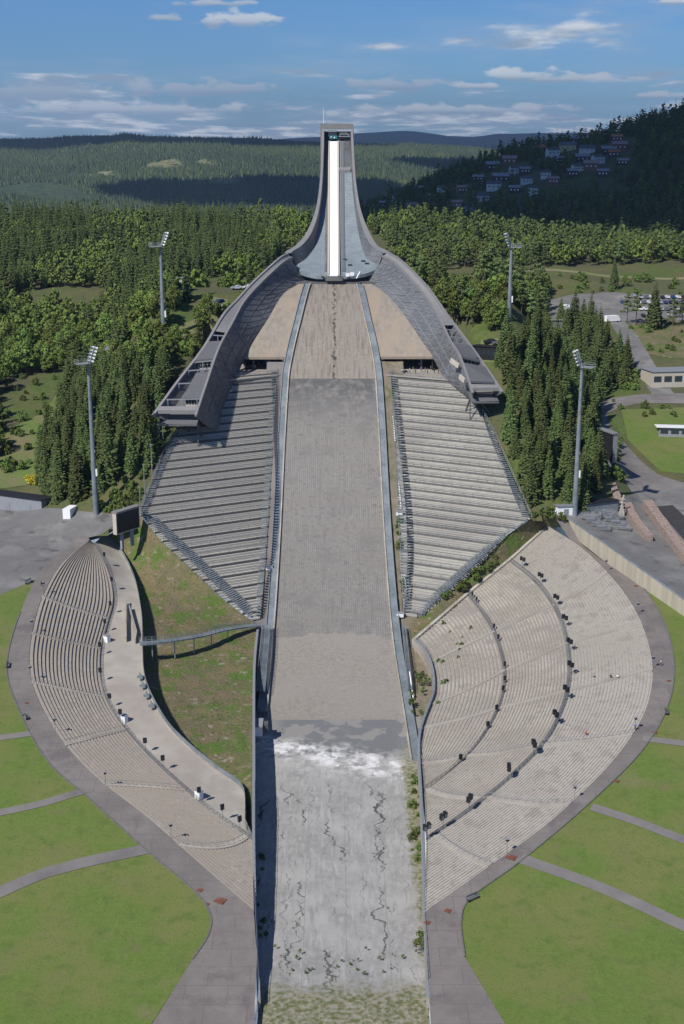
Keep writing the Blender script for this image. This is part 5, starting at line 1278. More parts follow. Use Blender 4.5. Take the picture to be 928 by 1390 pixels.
def stonewall(l, h, w, label):
    P = [zT(a, b) for a, b in l]; P = resamp(curve(P, 20), 24); mb = MB(); rr = random.Random(4)
    for a, b in zip(P, P[1:]):
        d = (b-a); d.z = 0; d.normalize(); s = Vector((-d.y, d.x, 0))
        for sd in (-1, 0, 1):
            c = (a+b)/2+s*sd*w*.33; mb.box((c.x, c.y, c.z+h/2-.4+rr.uniform(-.12, .12)), ((b-a).length*rr.uniform(.9, 1.06), w*.36, h+.8), atan2(d.y, d.x)+rr.uniform(-.06, .06))
    o = mb.build('stone_wall', M_stone); tag(o, label, 'stone wall')
stonewall([(826,654),(833,672),(840,690)], 2.0, 2.2, 'short stone wall behind the blue-grey shed')
stonewall([(850,690),(862,712),(880,735)], 2.0, 2.2, 'reddish stone wall between the bleacher benches and the ramp')
stonewall([(877,688),(898,718),(935,768)], 2.4, 2.8, 'broad reddish stone wall at the right edge beside the black asphalt')
mb = MB(); P = [zT(*p) for p in ((890,688),(912,686),(970,740),(935,742))]; mb.quad(*[p+Vector((0, 0, .12)) for p in P]); o = mb.build('asphalt_patch', mat('new_black_asphalt', (.035, .033, .034), .9, (.05, .048, .048), .6, coord='World')); tag(o, kind='structure')
# bleacher benches
def bench_proto():
    t = thing('bleacher', '', 'bleacher', (0, 0, 0), 0, 'metal bleachers on the right terrace')
    fr = MB(); 
    for x in (-1.9, 1.9):
        for i in range(4): fr.bar((x, -.9+i*.6, 0), (x, -.9+i*.6, .35+i*.22), .07)
        fr.bar((x, -.9, .35), (x, .9, 1.01), .07)
    fr.build('frame', M_rail, t)
    for i in range(4): mb = MB(); mb.box((0, -.9+i*.6, .4+i*.22), (4.0, .34, .07)); mb.build('plank', M_galv, t)
    return t
bp = bench_proto(); bpx = [(790,700),(797,705),(804,710),(811,715),(818,720),(812,698),(821,703),(830,708),(838,713),(846,719),(806,703),(826,698),(836,703)]
for i, (a, b) in enumerate(bpx):
    o = bp if i == 0 else copy_tree(bp); o.location = zT(a, b)+Vector((0, 0, .15)); o.rotation_euler.z = R(-12); o['label'] = 'pale metal bleacher with four planks, %s of those above the concrete wall' % ORD[i]
mb = MB(); q = zT(843, 700)
t = thing('timber_frame', 'pale timber climbing frame beside the blue-grey shed on the right', 'frame', q)
for k in range(4): mb.bar(q+Vector((-.8+.5*k, 0, 0)), q+Vector((.4-.2*k, .3, 6.5-k*.6)), .35)
mb.build('post', M_beige, t); mb = MB()
for k in range(5): mb.bar(q+Vector((-.9, 0, .8+k*1.1)), q+Vector((.9, .1, .8+k*1.1)), .2)
mb.build('crossbar', M_beige, t)
# roads on the right, car park
sheet('road', HP_([(1060,536),(928,534),(862,536),(826,541),(806,550),(808,570),(818,592),(830,614),(842,640),(853,663),(868,682)]), HP_([(1060,549),(928,548),(862,548),(838,554),(822,562),(827,579),(845,600),(868,625),(893,645),(925,655),(1010,664)]), 70, 6, M_road, off=.1)
sheet('car_park', HP_([(738,410),(775,400),(820,397),(928,401),(1060,404)]), HP_([(756,444),(795,428),(850,440),(928,434),(1060,430)]), 40, 12, M_asph, off=.1)
sheet('lawn', HP_([(842,556),(928,553),(1040,554)]), HP_([(852,598),(896,640),(1040,655)]), 30, 12, M_lawn, off=.07)
strip('road', HP_([(838,436),(855,462),(868,485),(880,505),(900,536)]), 9, M_asph, 24, .14)
strip('track', HP_([(600,378),(680,372),(740,366),(800,372),(928,378),(1060,376)]), 6, M_clear, 30, .12)
strip('track', HP_([(596,386),(640,388),(690,392),(745,398)]), 5, M_clear, 20, .12)
strip('track', HP_([(215,395),(260,388),(300,392),(335,388)]), 7, M_clear, 20, .12)
strip('track', HP_([(300,405),(290,425),(268,442),(240,450)]), 6, M_clear, 20, .12)
sheet('forecourt', HP_([(652,462),(690,462),(712,470)]), HP_([(648,492),(690,495),(712,495)]), 12, 6, M_clear, off=.1)
sheet('dry_bank', HP_([(852,440),(900,436),(960,434)]), HP_([(875,480),(905,486),(970,488)]), 12, 6, M_dry, off=.1)
sheet('clearing', HP_([(-160,650),(-20,600),(60,560),(98,510)]), HP_([(-160,668),(0,664),(52,652),(80,600)]), 20, 10, mat('lush_clearing_grass', (.10, .155, .035), .95, (.13, .17, .045), .4, (.17, .15, .08), .08, coord='World', bump=.3), off=.12)
# vehicles
def car_proto(name, cat, L, w, h, m, van=False):
    t = thing(name, '', cat, (0, 0, 0), 0); mb = MB()
    prof = [(-L/2, .35), (-L/2, .85), (-L*.26, .98), (-L*.12, h), (L*.30, h), (L*.47, .95), (L/2, .8), (L/2, .35)] if not van else [(-L/2, .35), (-L/2, 1.0), (-L*.40, h*.92), (-L*.33, h), (L/2, h), (L/2, .35)]
    n = len(prof)
    def P(i, s): x, z = prof[i]; k = (w/2)*(.86 if z > 1.05 and not van else 1); return (x, s*k, z)
    for i in range(n): j = (i+1) % n; mb.quad(P(i, -1), P(j, -1), P(j, 1), P(i, 1))
    b0 = len(mb.v); mb.v += [P(i, -1) for i in range(n)]+[P(i, 1) for i in range(n)]; mb.f.append(tuple(b0+i for i in reversed(range(n)))); mb.m.append(0); mb.f.append(tuple(b0+n+i for i in range(n))); mb.m.append(0)
    mb.build('body', m, t); mb = MB()
    if not van:
        mb.quad((-L*.25, -w*.4, 1.02), (-L*.25, w*.4, 1.02), (-L*.13, w*.38, h-.06), (-L*.13, -w*.38, h-.06)); 
        for v in mb.v: pass
        mb.v = [(x-.03, y, z+.03) for x, y, z in mb.v]; mb.build('windscreen', M_glass, t)
        mb = MB(); mb.quad((L*.31+.03, -w*.38, h-.03), (L*.31+.03, w*.38, h-.03), (L*.45+.03, w*.4, 1.03), (L*.45+.03, -w*.4, 1.03)); mb.build('rear_window', M_glass, t)
        for s in (-1, 1): mb = MB(); y = s*(w*.46+.01); y2 = s*(w*.43+.015); mb.quad((-L*.2, y, 1.0), (L*.36, y, 1.0), (L*.28, y2, h-.08), (-L*.11, y2, h-.08)); mb.build('side_window', M_glass, t)
    else:
        mb.box((-L*.42, 0, h*.72), (.3, w*.86, h*.28)); mb.build('windscreen', M_glass, t)
    for x in (-L*.31, L*.31):
        for s in (-1, 1): mb = MB(); mb.tube((x, s*(w/2-.22), .34), (x, s*(w/2+.02), .34), .34, .34, 12); mb.build('wheel', M_dark, t)
    return t
CM = [('white', (.7, .7, .7)), ('black', (.02, .02, .025)), ('silver', (.40, .42, .44)), ('dark blue', (.03, .06, .16)), ('grey', (.14, .15, .16)), ('red', (.5, .02, .03))]
protos = []
for nm, c in CM: protos.append([nm, car_proto('parked_car', 'car', 4.4, 1.8, 1.45, mat('car_paint_'+nm.replace(' ', '_'), c, .3, spec=.5)), False])
rr = random.Random(12); rows_ = [(405, 862, 928, 'back'), (412, 830, 935, 'middle'), (421, 868, 940, 'third'), (430, 872, 945, 'front')]
for py, x0, x1, rn in rows_:
    px = x0; k = 0
    while px < x1:
        if rr.random() < .88 and k < 20:
            ci = 5 if (rn == 'middle' and k == 0) else rr.choice([0, 0, 1, 1, 2, 2, 3, 4]); pr = protos[ci]; o = copy_tree(pr[1]); pr[2] = True
            o.location = H(px, py)+Vector((0, 0, .12)); o.rotation_euler.z = pi/2+rr.uniform(-.08, .08)
            o['label'] = '%s car, %s from the left in the %s row of the distant car park' % (pr[0], ORD[k], rn); o['group'] = 'cars in the distant car park'
        px += 7.2; k += 1
for a, b, nm, rz, where in ((338, 392, 0, .3, 'in the wood left of the windscreen'), (322, 393, 2, .2, 'beside the white one left of the windscreen'), (298, 412, 3, 1, 'below the track left of the windscreen'), (306, 417, 2, .8, 'lowest beside the track left of the windscreen'), (664, 466, 1, .1, 'beside the forecourt behind the right canopy'), (676, 468, 4, .1, 'on the forecourt behind the right canopy')):
    o = copy_tree(protos[nm][1]); o.location = H(a, b)+Vector((0, 0, .12)); o.rotation_euler.z = rz; o['label'] = '%s car parked %s' % (CM[nm][0], where)
def kill(o):
    for c in list(o.children): kill(c)
    bpy.data.objects.remove(o)
for pr in protos: kill(pr[1])
tr = car_proto('box_truck', 'truck', 7.5, 2.4, 3.1, M_white, True); tr.location = H(830, 437)+Vector((0, 0, .1)); tr.rotation_euler.z = R(200); tr['label'] = 'white box truck at the lower edge of the car park'
for i, (a, b) in enumerate(((363, 496), (375, 497))):
    o = car_proto('utility_vehicle', 'utility vehicle', 2.9, 1.7, 1.9, mat('pale_blue_paint', (.16, .26, .38), .5), True); o.location = PZ(a, b, 61.35); o.rotation_euler.z = R(75)
    mb = MB(); c = Vector((0, 0, 0)); mb.box((.3, 0, 2.05), (1.7, 1.5, .1)); 
    for x in (-.4, 1.1):
        for y in (-.7, .7): mb.bar((x, y, 1.5), (x, y, 2.05), .08)
    q = mb.build('roof_frame', M_galv, o); o['label'] = 'small pale blue utility vehicle on the left viewing deck, %s of the two' % ('left' if i == 0 else 'right')
# chairlift station
p = H(158, 492); t = thing('lift_pylon', 'grey steel chairlift station tower with a wide wheel frame above the left trees', 'lift station', p); mb = MB()
zz = PY(157, 474, p.y).z; mb.tube((p.x, p.y, p.z-1), (p.x, p.y, zz), .5, .4, 10); mb.build('pole', M_galv, t); mb = MB()
for dx in (-2.6, 0, 2.6): mb.bar((p.x+dx, p.y-4, zz+.3), (p.x+dx, p.y+4, zz+.3), .3)
for dy in (-3.6, -1.2, 1.2, 3.6): mb.bar((p.x-3.6, p.y+dy, zz+.6), (p.x+3.6, p.y+dy, zz+.6), .3)
mb.build('wheel_frame', M_galv, t); mb = MB(); mb.tube((p.x, p.y, zz+.8), (p.x, p.y, zz+1.2), 2.6, 2.6, 20); mb.build('bull_wheel', M_rail, t)
# thin masts beside the left stand
for i, (a, b, c, d) in enumerate(((207, 645, 205, 604), (217, 608, 213, 580), (197, 672, 195, 632), (191, 690, 190, 662), (222, 600, 219, 575))):
    p = H(a, b); h = hgt(c, d, p.y, p.z); mb = MB(); mb.tube(p-Vector((0, 0, 1)), p+Vector((0, 0, h)), .14, .10, 8); t = thing('pole', 'slender pale pole, %s from the top beside the left slope stand' % ['third', 'second', 'fourth', 'lowest', 'first'][i], 'pole', p, 0, 'poles beside the left stand'); mb.build('shaft', M_galv, t); mb = MB(); mb.box((p.x, p.y, p.z+h+.1), (.5, .35, .25)); mb.build('lamp', M_galv, t)
# speaker clusters on the barriers
def near(curve3, px, py):
    best = None
    for p in curve3:
        q = proj(p); d = (q[0]-px)**2+(q[1]-py)**2
        if best is None or d < best[0]: best = (d, p)
    return best[1]
def speaker(h, big):
    t = thing('speaker_post', '', 'loudspeaker post', (0, 0, 0)); mb = MB(); mb.tube((0, 0, -.3), (0, 0, h), .06, .05, 6); mb.build('post', M_rail, t)
    w = .85 if big else .55
    for s in ((-.5, .5) if big else (0,)):
        mb = MB(); z = h+.1+(s*.35 if big else 0); mb.hexa([(s-w/2, -.42, z-.75), (s+w/2, -.42, z-.75), (s+w/2*.8, .42, z-.6), (s-w/2*.8, .42, z-.6), (s-w/2, -.55, z+.6), (s+w/2, -.55, z+.6), (s+w/2*.8, .4, z+.75), (s-w/2*.8, .4, z+.75)]); c = mb.build('speaker_box', M_dark, t)
        mb = MB(); mb.box((s, -.50, z-.05), (w*.8, .06, 1.1)); mb.build('grille', M_rail, c)
    mb = MB(); mb.bar((-.7 if big else -.3, 0, h-.1), (.7 if big else .3, 0, h-.1), .08); mb.build('bracket', M_rail, t)
    return t
def place(pr, pts, crv, dz, lab, group, dy=18, rz=0, sc=.86):
    for i, (a, b) in enumerate(pts):
        o = copy_tree(pr); q = near(crv, a, b+dy); o.location = q+Vector((0, 0, dz)); o.rotation_euler.z = rz+atan2(q.y-250, q.x-10)*1.0+pi/2 if rz == 0 else rz
        o['label'] = lab % ORD[i]; o['group'] = group; o.scale = (sc, sc, sc)
pb = speaker(3.6, True); ps = speaker(1.6, False); pl = speaker(3.5, False)
place(pb, [(700,765),(724,784),(747,811),(761,837),(771,868),(770,900),(766,934),(752,968),(718,1006),(681,1033),(626,1072),(591,1095),(573,1116)], curve(A2, 400), .1, 'post with two black loudspeakers, %s from the top on the upper curved barrier', 'speaker posts on the upper barrier')
place(ps, [(635,808),(642,814),(666,849),(673,863),(679,900),(678,919),(685,934),(665,956),(654,978),(614,1016)], curve(A1, 400), .1, 'low post with black loudspeaker, %s from the top on the lower curved barrier', 'speaker posts on the lower barrier', 9)
place(pl, [(138,747),(140,780),(145,810),(137,835),(135,868),(135,904),(147,942),(161,964),(196,1002),(221,1025),(273,1066),(305,1090),(327,1108)], curve(IL, 400), .1, 'post with black loudspeaker, %s from the top along the left promenade', 'speaker posts along the left promenade', 22)
for o in (pb, ps, pl): kill(o)
def lamp():
    t = thing('lamp_post', '', 'lamp post', (0, 0, 0)); mb = MB(); mb.tube((0, 0, -.2), (0, 0, 3.0), .06, .05, 6); mb.build('post', M_rail, t); mb = MB(); mb.box((0, 0, 3.25), (.6, .6, .5)); mb.build('lamp_head', M_dark, t); mb = MB(); mb.box((0, 0, 3.54), (.8, .8, .08)); mb.build('lamp_cover', M_galv, t); return t
pr = lamp()
place(pr, [(824,763),(868,823),(885,898),(857,980),(767,1065),(676,1133)], curve(RR, 400), .15, 'short square-headed lamp post, %s from the top on the right rim', 'lamp posts on the right rim', 10)
place(pr, [(65,792),(44,842),(44,905),(81,973),(151,1043),(238,1116)], curve(RL, 400), .15, 'short square-headed lamp post, %s from the top on the left rim', 'lamp posts on the left rim', 16)
kill(pr)
# white cabinets on the promenade
for i, (a, b) in enumerate(((142, 868), (160, 978), (262, 1080))):
    q = near(curve(IL, 400), a, b+4); t = thing('cabinet', 'white control cabinet at the inner promenade railing, %s from the top' % ORD[i], 'cabinet', q, R(-40)); BASE[t.name] = Vector((0, 0, 0)); mb = MB(); mb.box((.8, .8, .9), (1.6, 1.0, 1.8)); mb.build('housing', M_white, t); mb = MB(); mb.box((.8, .8, 1.85), (1.8, 1.2, .1)); mb.build('cover', M_galv, t)
# banner frames leaning on the outer railing
for i, (a, b) in enumerate(((187, 918), (194, 930), (201, 944), (209, 958))):
    q = near(curve(EL, 400), a, b+6); t = thing('bench', 'grey bench against the outer promenade railing, %s from the top' % ORD[i], 'bench', q+Vector((-1.2, 0, .05)), R(-62), 'benches on the left promenade'); BASE[t.name] = Vector((0, 0, 0))
    mb = MB(); mb.box((0, 0, .5), (2.4, .6, .1)); mb.build('seat', M_steel, t); mb = MB(); mb.box((0, .35, .95), (2.4, .1, .8)); mb.build('backrest', M_steel, t)
    for s in (-1, 1): mb = MB(); mb.box((s, 0, .24), (.1, .6, .48)); mb.build('leg', M_rail, t)
# drain covers and benches on the ring path
mdr = [(300,1223,2.6),(282,1228,1.0),(272,1209,1.4),(37,955,1.2),(94,955,0),(862,796,1.6),(907,925,1.2),(888,995,1.4),(836,1061,1.4),(693,1164,2.6),(607,1237,1.6),(579,1253,1.4),(42,1013,0),(205,1040,0)]
for i, (a, b, s) in enumerate([m for m in mdr if m[2]]):
    q = H(a, b); t = thing('drain_cover', 'rusty brown drain cover on the %s ring path, %s in order' % ('left' if a < 464 else 'right', ORD[i]), 'drain cover', q, R(-30), 'drain covers in the ring path'); BASE[t.name] = Vector((0, 0, 0)); mb = MB(); mb.box((0, 0, .15), (s*.75, s*.75, .06)); mb.build('frame', M_rust, t); mb = MB()
    for k in range(3): mb.box((0, (k-1)*s*.2, .2), (s*.6, s*.1, .05))
    mb.build('grate', M_rust, t)
for i, (a, b, rz) in enumerate(((641, 1222, 35), (36, 975, 120), (904, 968, 80), (843, 776, -50), (12, 905, 95), (40, 792, 62))):
    q = H(a, b); t = thing('park_bench', 'dark park bench beside the ring path, %s of six' % ORD[i], 'bench', q, R(rz), 'park benches round the bowl'); BASE[t.name] = Vector((0, 0, 0)); mb = MB()
    for k in range(3): mb.box((0, -.25+k*.22, .62), (2.6, .17, .07))
    mb.build('seat', M_rail, t); mb = MB()
    for k in range(2): mb.box((0, .38, .85+k*.25), (2.6, .06, .17))
    mb.build('backrest', M_rail, t)
    for s in (-1, 1): mb = MB(); mb.box((s*1.1, .05, .36), (.1, .7, .5)); mb.build('leg', M_dark, t)
# steel stairs, footbridge and hut left of the track
def bridge():
    px = [(190, 873), (215, 871), (245, 867), (278, 861), (300, 855), (330, 850), (352, 848)]; zsx = [14.3, 14.2, 13.6, 12.6, 12.0, 10.8, 10.0]
    P = [PZ(a, b, z) for (a, b), z in zip(px, zsx)]; P = resamp(curve(P, 30), 26); t = thing('footbridge', 'blue-grey steel footbridge curving over the grass bank to the landing hill', 'footbridge', P[0]); A, B = [], []
    for i, p in enumerate(P):
        d = P[min(25, i+1)]-P[max(0, i-1)]; d.z = 0; d.normalize(); s = Vector((-d.y, d.x, 0))*1.1; A.append(p+s); B.append(p-s)
    mb = MB()
    for a, b, a2, b2 in zip(A, B, A[1:], B[1:]): mb.hexa([a-Vector((0, 0, .3)), b-Vector((0, 0, .3)), b2-Vector((0, 0, .3)), a2-Vector((0, 0, .3)), a, b, b2, a2])
    mb.build('deck', M_steel, t)
    for q in (A, B): railing('side_railing', q, 1.15, 1.6, None, rails=3, m=M_steel, parent=t, post=.1)
    for i in (2, 6, 10, 14, 18): mb = MB(); mb.bar(P[i]-Vector((0, 0, 5)), P[i]-Vector((0, 0, .3)), .25); mb.build('support', M_galv, t)
bridge()
def steel_stair(pa, pb, za, zb, w, n, label):
    A, B = PZ(*pa, za), PZ(*pb, zb); t = thing('steel_stairs', label, 'stairs', B); mb = MB()
    for i in range(n): p = A.lerp(B, (i+.5)/n); mb.box(p, (w, abs(A.y-B.y)/n*.72, .07))
    mb.build('treads', M_steel, t); mb = MB()
    for s in (-1, 1): mb.bar(A+Vector((s*w/2, 0, -.1)), B+Vector((s*w/2, 0, -.1)), .12, .35)
    mb.build('stringer', M_steel, t)
    for s in (-1, 1): railing('handrail', [A+Vector((s*w/2, 0, 0)), B+Vector((s*w/2, 0, 0))], 1.1, 1.8, None, m=M_steel, parent=t, rails=2)
steel_stair((362, 848), (354, 938), 9.8, 4.2, 2.2, 60, 'long straight blue-grey steel stairs between the left outrun wall and the sandy apron')
steel_stair((547, 850), (556, 936), 8.6, 3.6, 1.0, 50, 'narrow steel stairs along the right edge of the sandy apron')
p = PZ(350, 995, 2.6); t = thing('hut', 'small dark-roofed hut between the left wall and the outrun', 'hut', p); mb = MB(); mb.box((p.x, p.y, p.z+1.2), (2.4, 3.2, 2.6)); mb.build('wall', M_white, t); mb = MB(); mb.box((p.x, p.y, p.z+2.65), (2.7, 4.6, .3)); mb.build('roof', M_wood, t); mb = MB(); mb.box((p.x+1.9, p.y+.4, p.z+1.4), (1.3, 2.0, 2.2)); mb.build('annex', M_riser, t)
for i, (a, b) in enumerate(((366, 774), (542, 838), (541, 700))):
    p = hit(a, b, lambda x, y: zh(y)-.3); t = thing('cabinet', ['small white box beside the left walkway of the landing slope', 'white concrete box in the gap at the foot of the right slope stand', 'white box halfway up the gap beside the right slope stand'][i], 'box', p); mb = MB(); mb.box((p.x, p.y, p.z+.8), (2.0, 1.2, 1.2)); mb.build('housing', M_white, t); mb = MB(); mb.box((p.x, p.y, p.z+1.45), (2.2, 1.4, .1)); mb.build('cover', M_galv, t)
for i, (a, b, c) in enumerate(((533, 580, 535), (541, 672, 541), (549, 800, 552), (556, 935, 559))):
    p = hit(a, b, lambda x, y: zh(y)-.3); mb = MB(); q = p+Vector((.4, -6, 0)); q.z = zh(q.y)+.6; mb.tube(p+Vector((0, 4, 3)), q, .16, .16, 8); o = mb.build('drain_pipe', M_white); tag(o, 'white pipe lying in the gap right of the track, %s from the top' % ORD[i], 'pipe', 'pipes in the right gap')
# ------------------------------------------------------------------ people
def person_meshes():
    J = [(0, 0, .95, .15), (0, 0, 1.15, .14), (0, 0, 1.38, .17), (0, 0, 1.5, .07), (0, -.02, 1.62, .095), (0, -.02, 1.72, .085)]
    arms = {'stand': [(.2, 0, 1.42, .06), (.26, .0, 1.14, .045), (.24, -.06, .9, .035), (.24, -.08, .80, .035)], 'walk': [(.2, 0, 1.42, .06), (.27, .08, 1.16, .045), (.25, -.08, .95, .035), (.25, -.12, .87, .035)]}
    out = {}
    for pose in ('stand', 'walk', 'sit'):
        V, E, Rr = [], [], []
        dz = -.45 if pose == 'sit' else 0
        for j in J: V.append((j[0], j[1], j[2]+dz)); Rr.append(j[3])
        E += [(0, 1), (1, 2), (2, 3), (3, 4), (4, 5)]
        for s in (-1, 1):
            k = len(V)
            for x, y, z, r in arms['walk' if pose == 'walk' else 'stand']: V.append((s*x, y*(s if pose == 'walk' else 1), z+dz)); Rr.append(r)
            E += [(2, k), (k, k+1), (k+1, k+2), (k+2, k+3)]; k = len(V)
            if pose == 'stand': L_ = [(.1, 0, .88, .1), (.11, 0, .5, .065), (.12, .02, .09, .045), (.12, -.13, .04, .04)]
            elif pose == 'walk': L_ = [(.1, 0, .88, .1), (.11, -.12*s, .5, .065), (.11, -.22*s, .09, .045), (.11, -.22*s-.13, .04, .04)]
            else: L_ = [(.1, -.05, .46, .1), (.13, -.45, .50, .07), (.13, -.48, .09, .045), (.13, -.62, .04, .04)]
            for x, y, z, r in L_: V.append((s*x, y, z)); Rr.append(r)
            E += [(0, k), (k, k+1), (k+1, k+2), (k+2, k+3)]
        me = bpy.data.meshes.new('p'); me.from_pydata(V, E, []); o = bpy.data.objects.new('p', me); COL.objects.link(o)
        md = o.modifiers.new('s', 'SKIN'); 
        for i, v in enumerate(me.skin_vertices[0].data): v.radius = (Rr[i], Rr[i]); v.use_root = i == 0
        o.modifiers.new('b', 'SUBSURF').levels = 1
        dg = bpy.context.evaluated_depsgraph_get(); ev = o.evaluated_get(dg); m2 = bpy.data.meshes.new_from_object(ev); bpy.data.objects.remove(o); out[pose] = m2
    return out
PMS = person_meshes(); M_skin = mat('skin', (.50, .32, .24), .6); M_hair = mat('brown_hair', (.07, .045, .03), .8); M_trou = mat('dark_trousers', (.04, .045, .06), .9)
SHIRT = {'red': (.45, .05, .04), 'white': (.7, .7, .7), 'blue': (.06, .14, .4), 'black': (.03, .03, .03), 'orange': (.65, .18, .04), 'grey': (.3, .3, .3)}
PV = {}
def pmesh(pose, colr):
    if (pose, colr) in PV: return PV[pose, colr]
    m = PMS[pose].copy(); m.materials.clear(); dz = -.45 if pose == 'sit' else 0
    for q in (mat('shirt_'+colr, SHIRT[colr], .9), M_trou, M_skin): m.materials.append(q)
    for f in m.polygons:
        z = f.center.z; f.use_smooth = True
        if z > 1.5+dz or (abs(f.center.x) > .18 and z < 1.18+dz and z > .75+dz and (pose != 'sit' or f.center.y > -.2)): f.material_index = 2
        elif z < .97+dz: f.material_index = 1
    PV[pose, colr] = m; return m
hm_ = MB(); rws = []
for j in range(6):
    ph = pi*.05+j/5*pi*.5; rws.append([(.11*sin(ph)*cos(2*pi*i/10), .11*sin(ph)*sin(2*pi*i/10)+.015, .12*cos(ph)) for i in range(11)])
hm_.grid(rws); HAIR = mesh_of(hm_, 'hair', M_hair)
def person(p, rz, pose, c, label, group=None):
    o = bpy.data.objects.new('person', pmesh(pose, c)); COL.objects.link(o); o.location = p; o.rotation_euler.z = rz; tag(o, label, 'person', group)
    h = bpy.data.objects.new('hair', HAIR); COL.objects.link(h); h.parent = o; h.location = (0, -.02, 1.70-(.45 if pose == 'sit' else 0))
rr = random.Random(8); cols = ['red', 'white', 'blue', 'black', 'orange', 'grey', 'white', 'red', 'black']
for i in range(18):
    a = 533+i*3.9+rr.uniform(-1.3, 1.3); b = rr.uniform(497, 508.5); c = rr.choice(cols)
    person(PZ(a, b, 61.3), rr.uniform(0, 6.28), 'stand', c, 'person in a %s top on the right viewing deck, %s from the left' % (c, ORD[i]), 'visitors on the right viewing deck')
for i in range(7):
    a = 322+i*5.0; b = rr.uniform(497, 503); c = rr.choice(cols); person(PZ(a, b, 61.3), rr.uniform(0, 6.28), 'stand', c, 'person in a %s top on the left viewing deck, %s from the left' % (c, ORD[i]), 'visitors on the left viewing deck')
allr = [p for l in LR for p in l[::2]]
def onstand(px, py): return near(allr, px, py)+Vector((0, 0, .12))
for a, b, ps_, c, lab in ((829, 921, 'sit', 'black', 'person in a black top sitting in the upper rows of the right stand'), (835, 921, 'sit', 'white', 'person in a white top sitting beside another in the upper rows'), (796, 1001, 'sit', 'red', 'person in a red top sitting in the upper rows near the lamp'), (862, 989, 'walk', 'blue', 'person in a blue top walking at the rim of the right stand'), (803, 918, 'sit', 'grey', 'person in a grey top sitting alone in the upper rows')):
    person(onstand(a, b), 2.6, ps_, c, lab)
for a, b, c, lab in ((57, 797, 'black', 'person in black walking on the left ring path near the plaza'), (896, 905, 'white', 'person in white walking on the right ring path')):
    person(H(a, b)+Vector((0, 0, .14)), 1, 'walk', c, lab)
# extra greenery: trees by the car park and behind the right canopy
def trees(pts, ms, kind, lab, grp, s0=.8, s1=1.1):
    rr = random.Random(len(pts)*3+len(lab))
    for a, b in pts:
        p = H(a, b); plant(kind, rr.choice(ms), p.x, p.y, p.z-.3, rr.uniform(s0, s1), lab, grp, 'tree', 'crown', 'trunk')
trees([(850,440),(862,442),(912,443),(925,440),(940,442)], PIM, 'pine_tree', 'dark pine at the lower edge of the car park', 'pines at the car park', .9, 1.25)
trees([(886,446),(889,440),(778,452),(790,445),(800,452),(806,462),(795,470),(812,478),(822,470),(850,500),(848,512),(838,498),(826,500),(815,505),(845,525),(832,518)], SPM, 'spruce_tree', 'tall spruce at the edge of the wood near the car park', 'spruces near the car park', .9, 1.3)
trees([(832,392),(760,440),(768,455),(780,470)], SPM, 'spruce_tree', 'lone spruce standing clear of the wood on the right', 'lone spruces on the right', .8, 1.2)

# more trees behind the windscreens and weeds at the low end
trees([(612,446),(620,440),(628,452),(640,444),(606,432),(618,430),(632,434),(648,440),(600,420),(588,412),(660,440),(655,430),(668,448),(672,436),(680,430),(686,424),(590,402),(604,410)], BRM+PIM, 'broadleaf_tree', 'leafy green tree close behind the right windscreen', 'trees behind the right windscreen', .7, 1.05)
trees([(330,420),(322,430),(310,440),(296,452),(284,462),(276,474),(262,486),(345,402),(356,392),(368,382),(250,480),(240,470),(228,482),(258,468)], BRM, 'broadleaf_tree', 'leafy green tree close behind the left windscreen', 'trees behind the left windscreen', .5, .8)
bushes([(356,1282),(570,1276),(572,1330),(356,1330)], 26, 'clump of dry green weeds at the low end of the outrun', 'weeds at the low end of the outrun', fn=lambda a, b: hit(a, b, lambda x, y: 2.4), smin=.10, smax=.22)
bushes([(349,1150),(362,1150),(362,1280),(350,1280)], 12, 'tuft of weeds along the left outrun wall', 'weeds along the left outrun wall', fn=lambda a, b: hit(a, b, lambda x, y: zh(y)), smin=.15, smax=.4)
bushes([(600,835),(612,815),(640,850),(600,960),(590,1000),(580,960)], 16, 'weed growing between the lower rows of the right stand', 'weeds in the right stand', fn=lambda a, b: near(allr, a, b), smin=.25, smax=.5)
# ------------------------------------------------------------------ camera, sky, sun, render settings
cd = bpy.data.cameras.new('camera'); cam = bpy.data.objects.new('camera', cd); COL.objects.link(cam)
cd.sensor_fit = 'VERTICAL'; cd.sensor_height = 24; cd.lens = 24*1771/1390; cd.clip_start = 1; cd.clip_end = 60000
cam.location = CAM; cam.rotation_euler = (pi/2-PITCH, 0, -YAW); SC.camera = cam
W = bpy.data.worlds.new('World'); SC.world = W; W.use_nodes = True; nt = W.node_tree; N = nt.nodes; L = nt.links
bg = N['Background']
SUNV = Vector((.66, .75, 0)).normalized(); EL_ = R(46)
sky = N.new('ShaderNodeTexSky'); sky.sky_type = 'NISHITA'; sky.sun_disc = False; sky.sun_elevation = EL_; sky.sun_rotation = atan2(-SUNV.x, -SUNV.y); sky.altitude = 300; sky.air_density = 1.0; sky.dust_density = .6; sky.ozone_density = 2.0
tc = N.new('ShaderNodeTexCoord'); sp = N.new('ShaderNodeSeparateXYZ'); L.new(tc.outputs['Generated'], sp.inputs[0])
def M(op, a, b=None, c=None):
    m = N.new('ShaderNodeMath'); m.operation = op
    for i, v in enumerate((a, b, c)):
        if v is None: continue
        if isinstance(v, (int, float)): m.inputs[i].default_value = v
        else: L.new(v, m.inputs[i])
    return m.outputs[0]
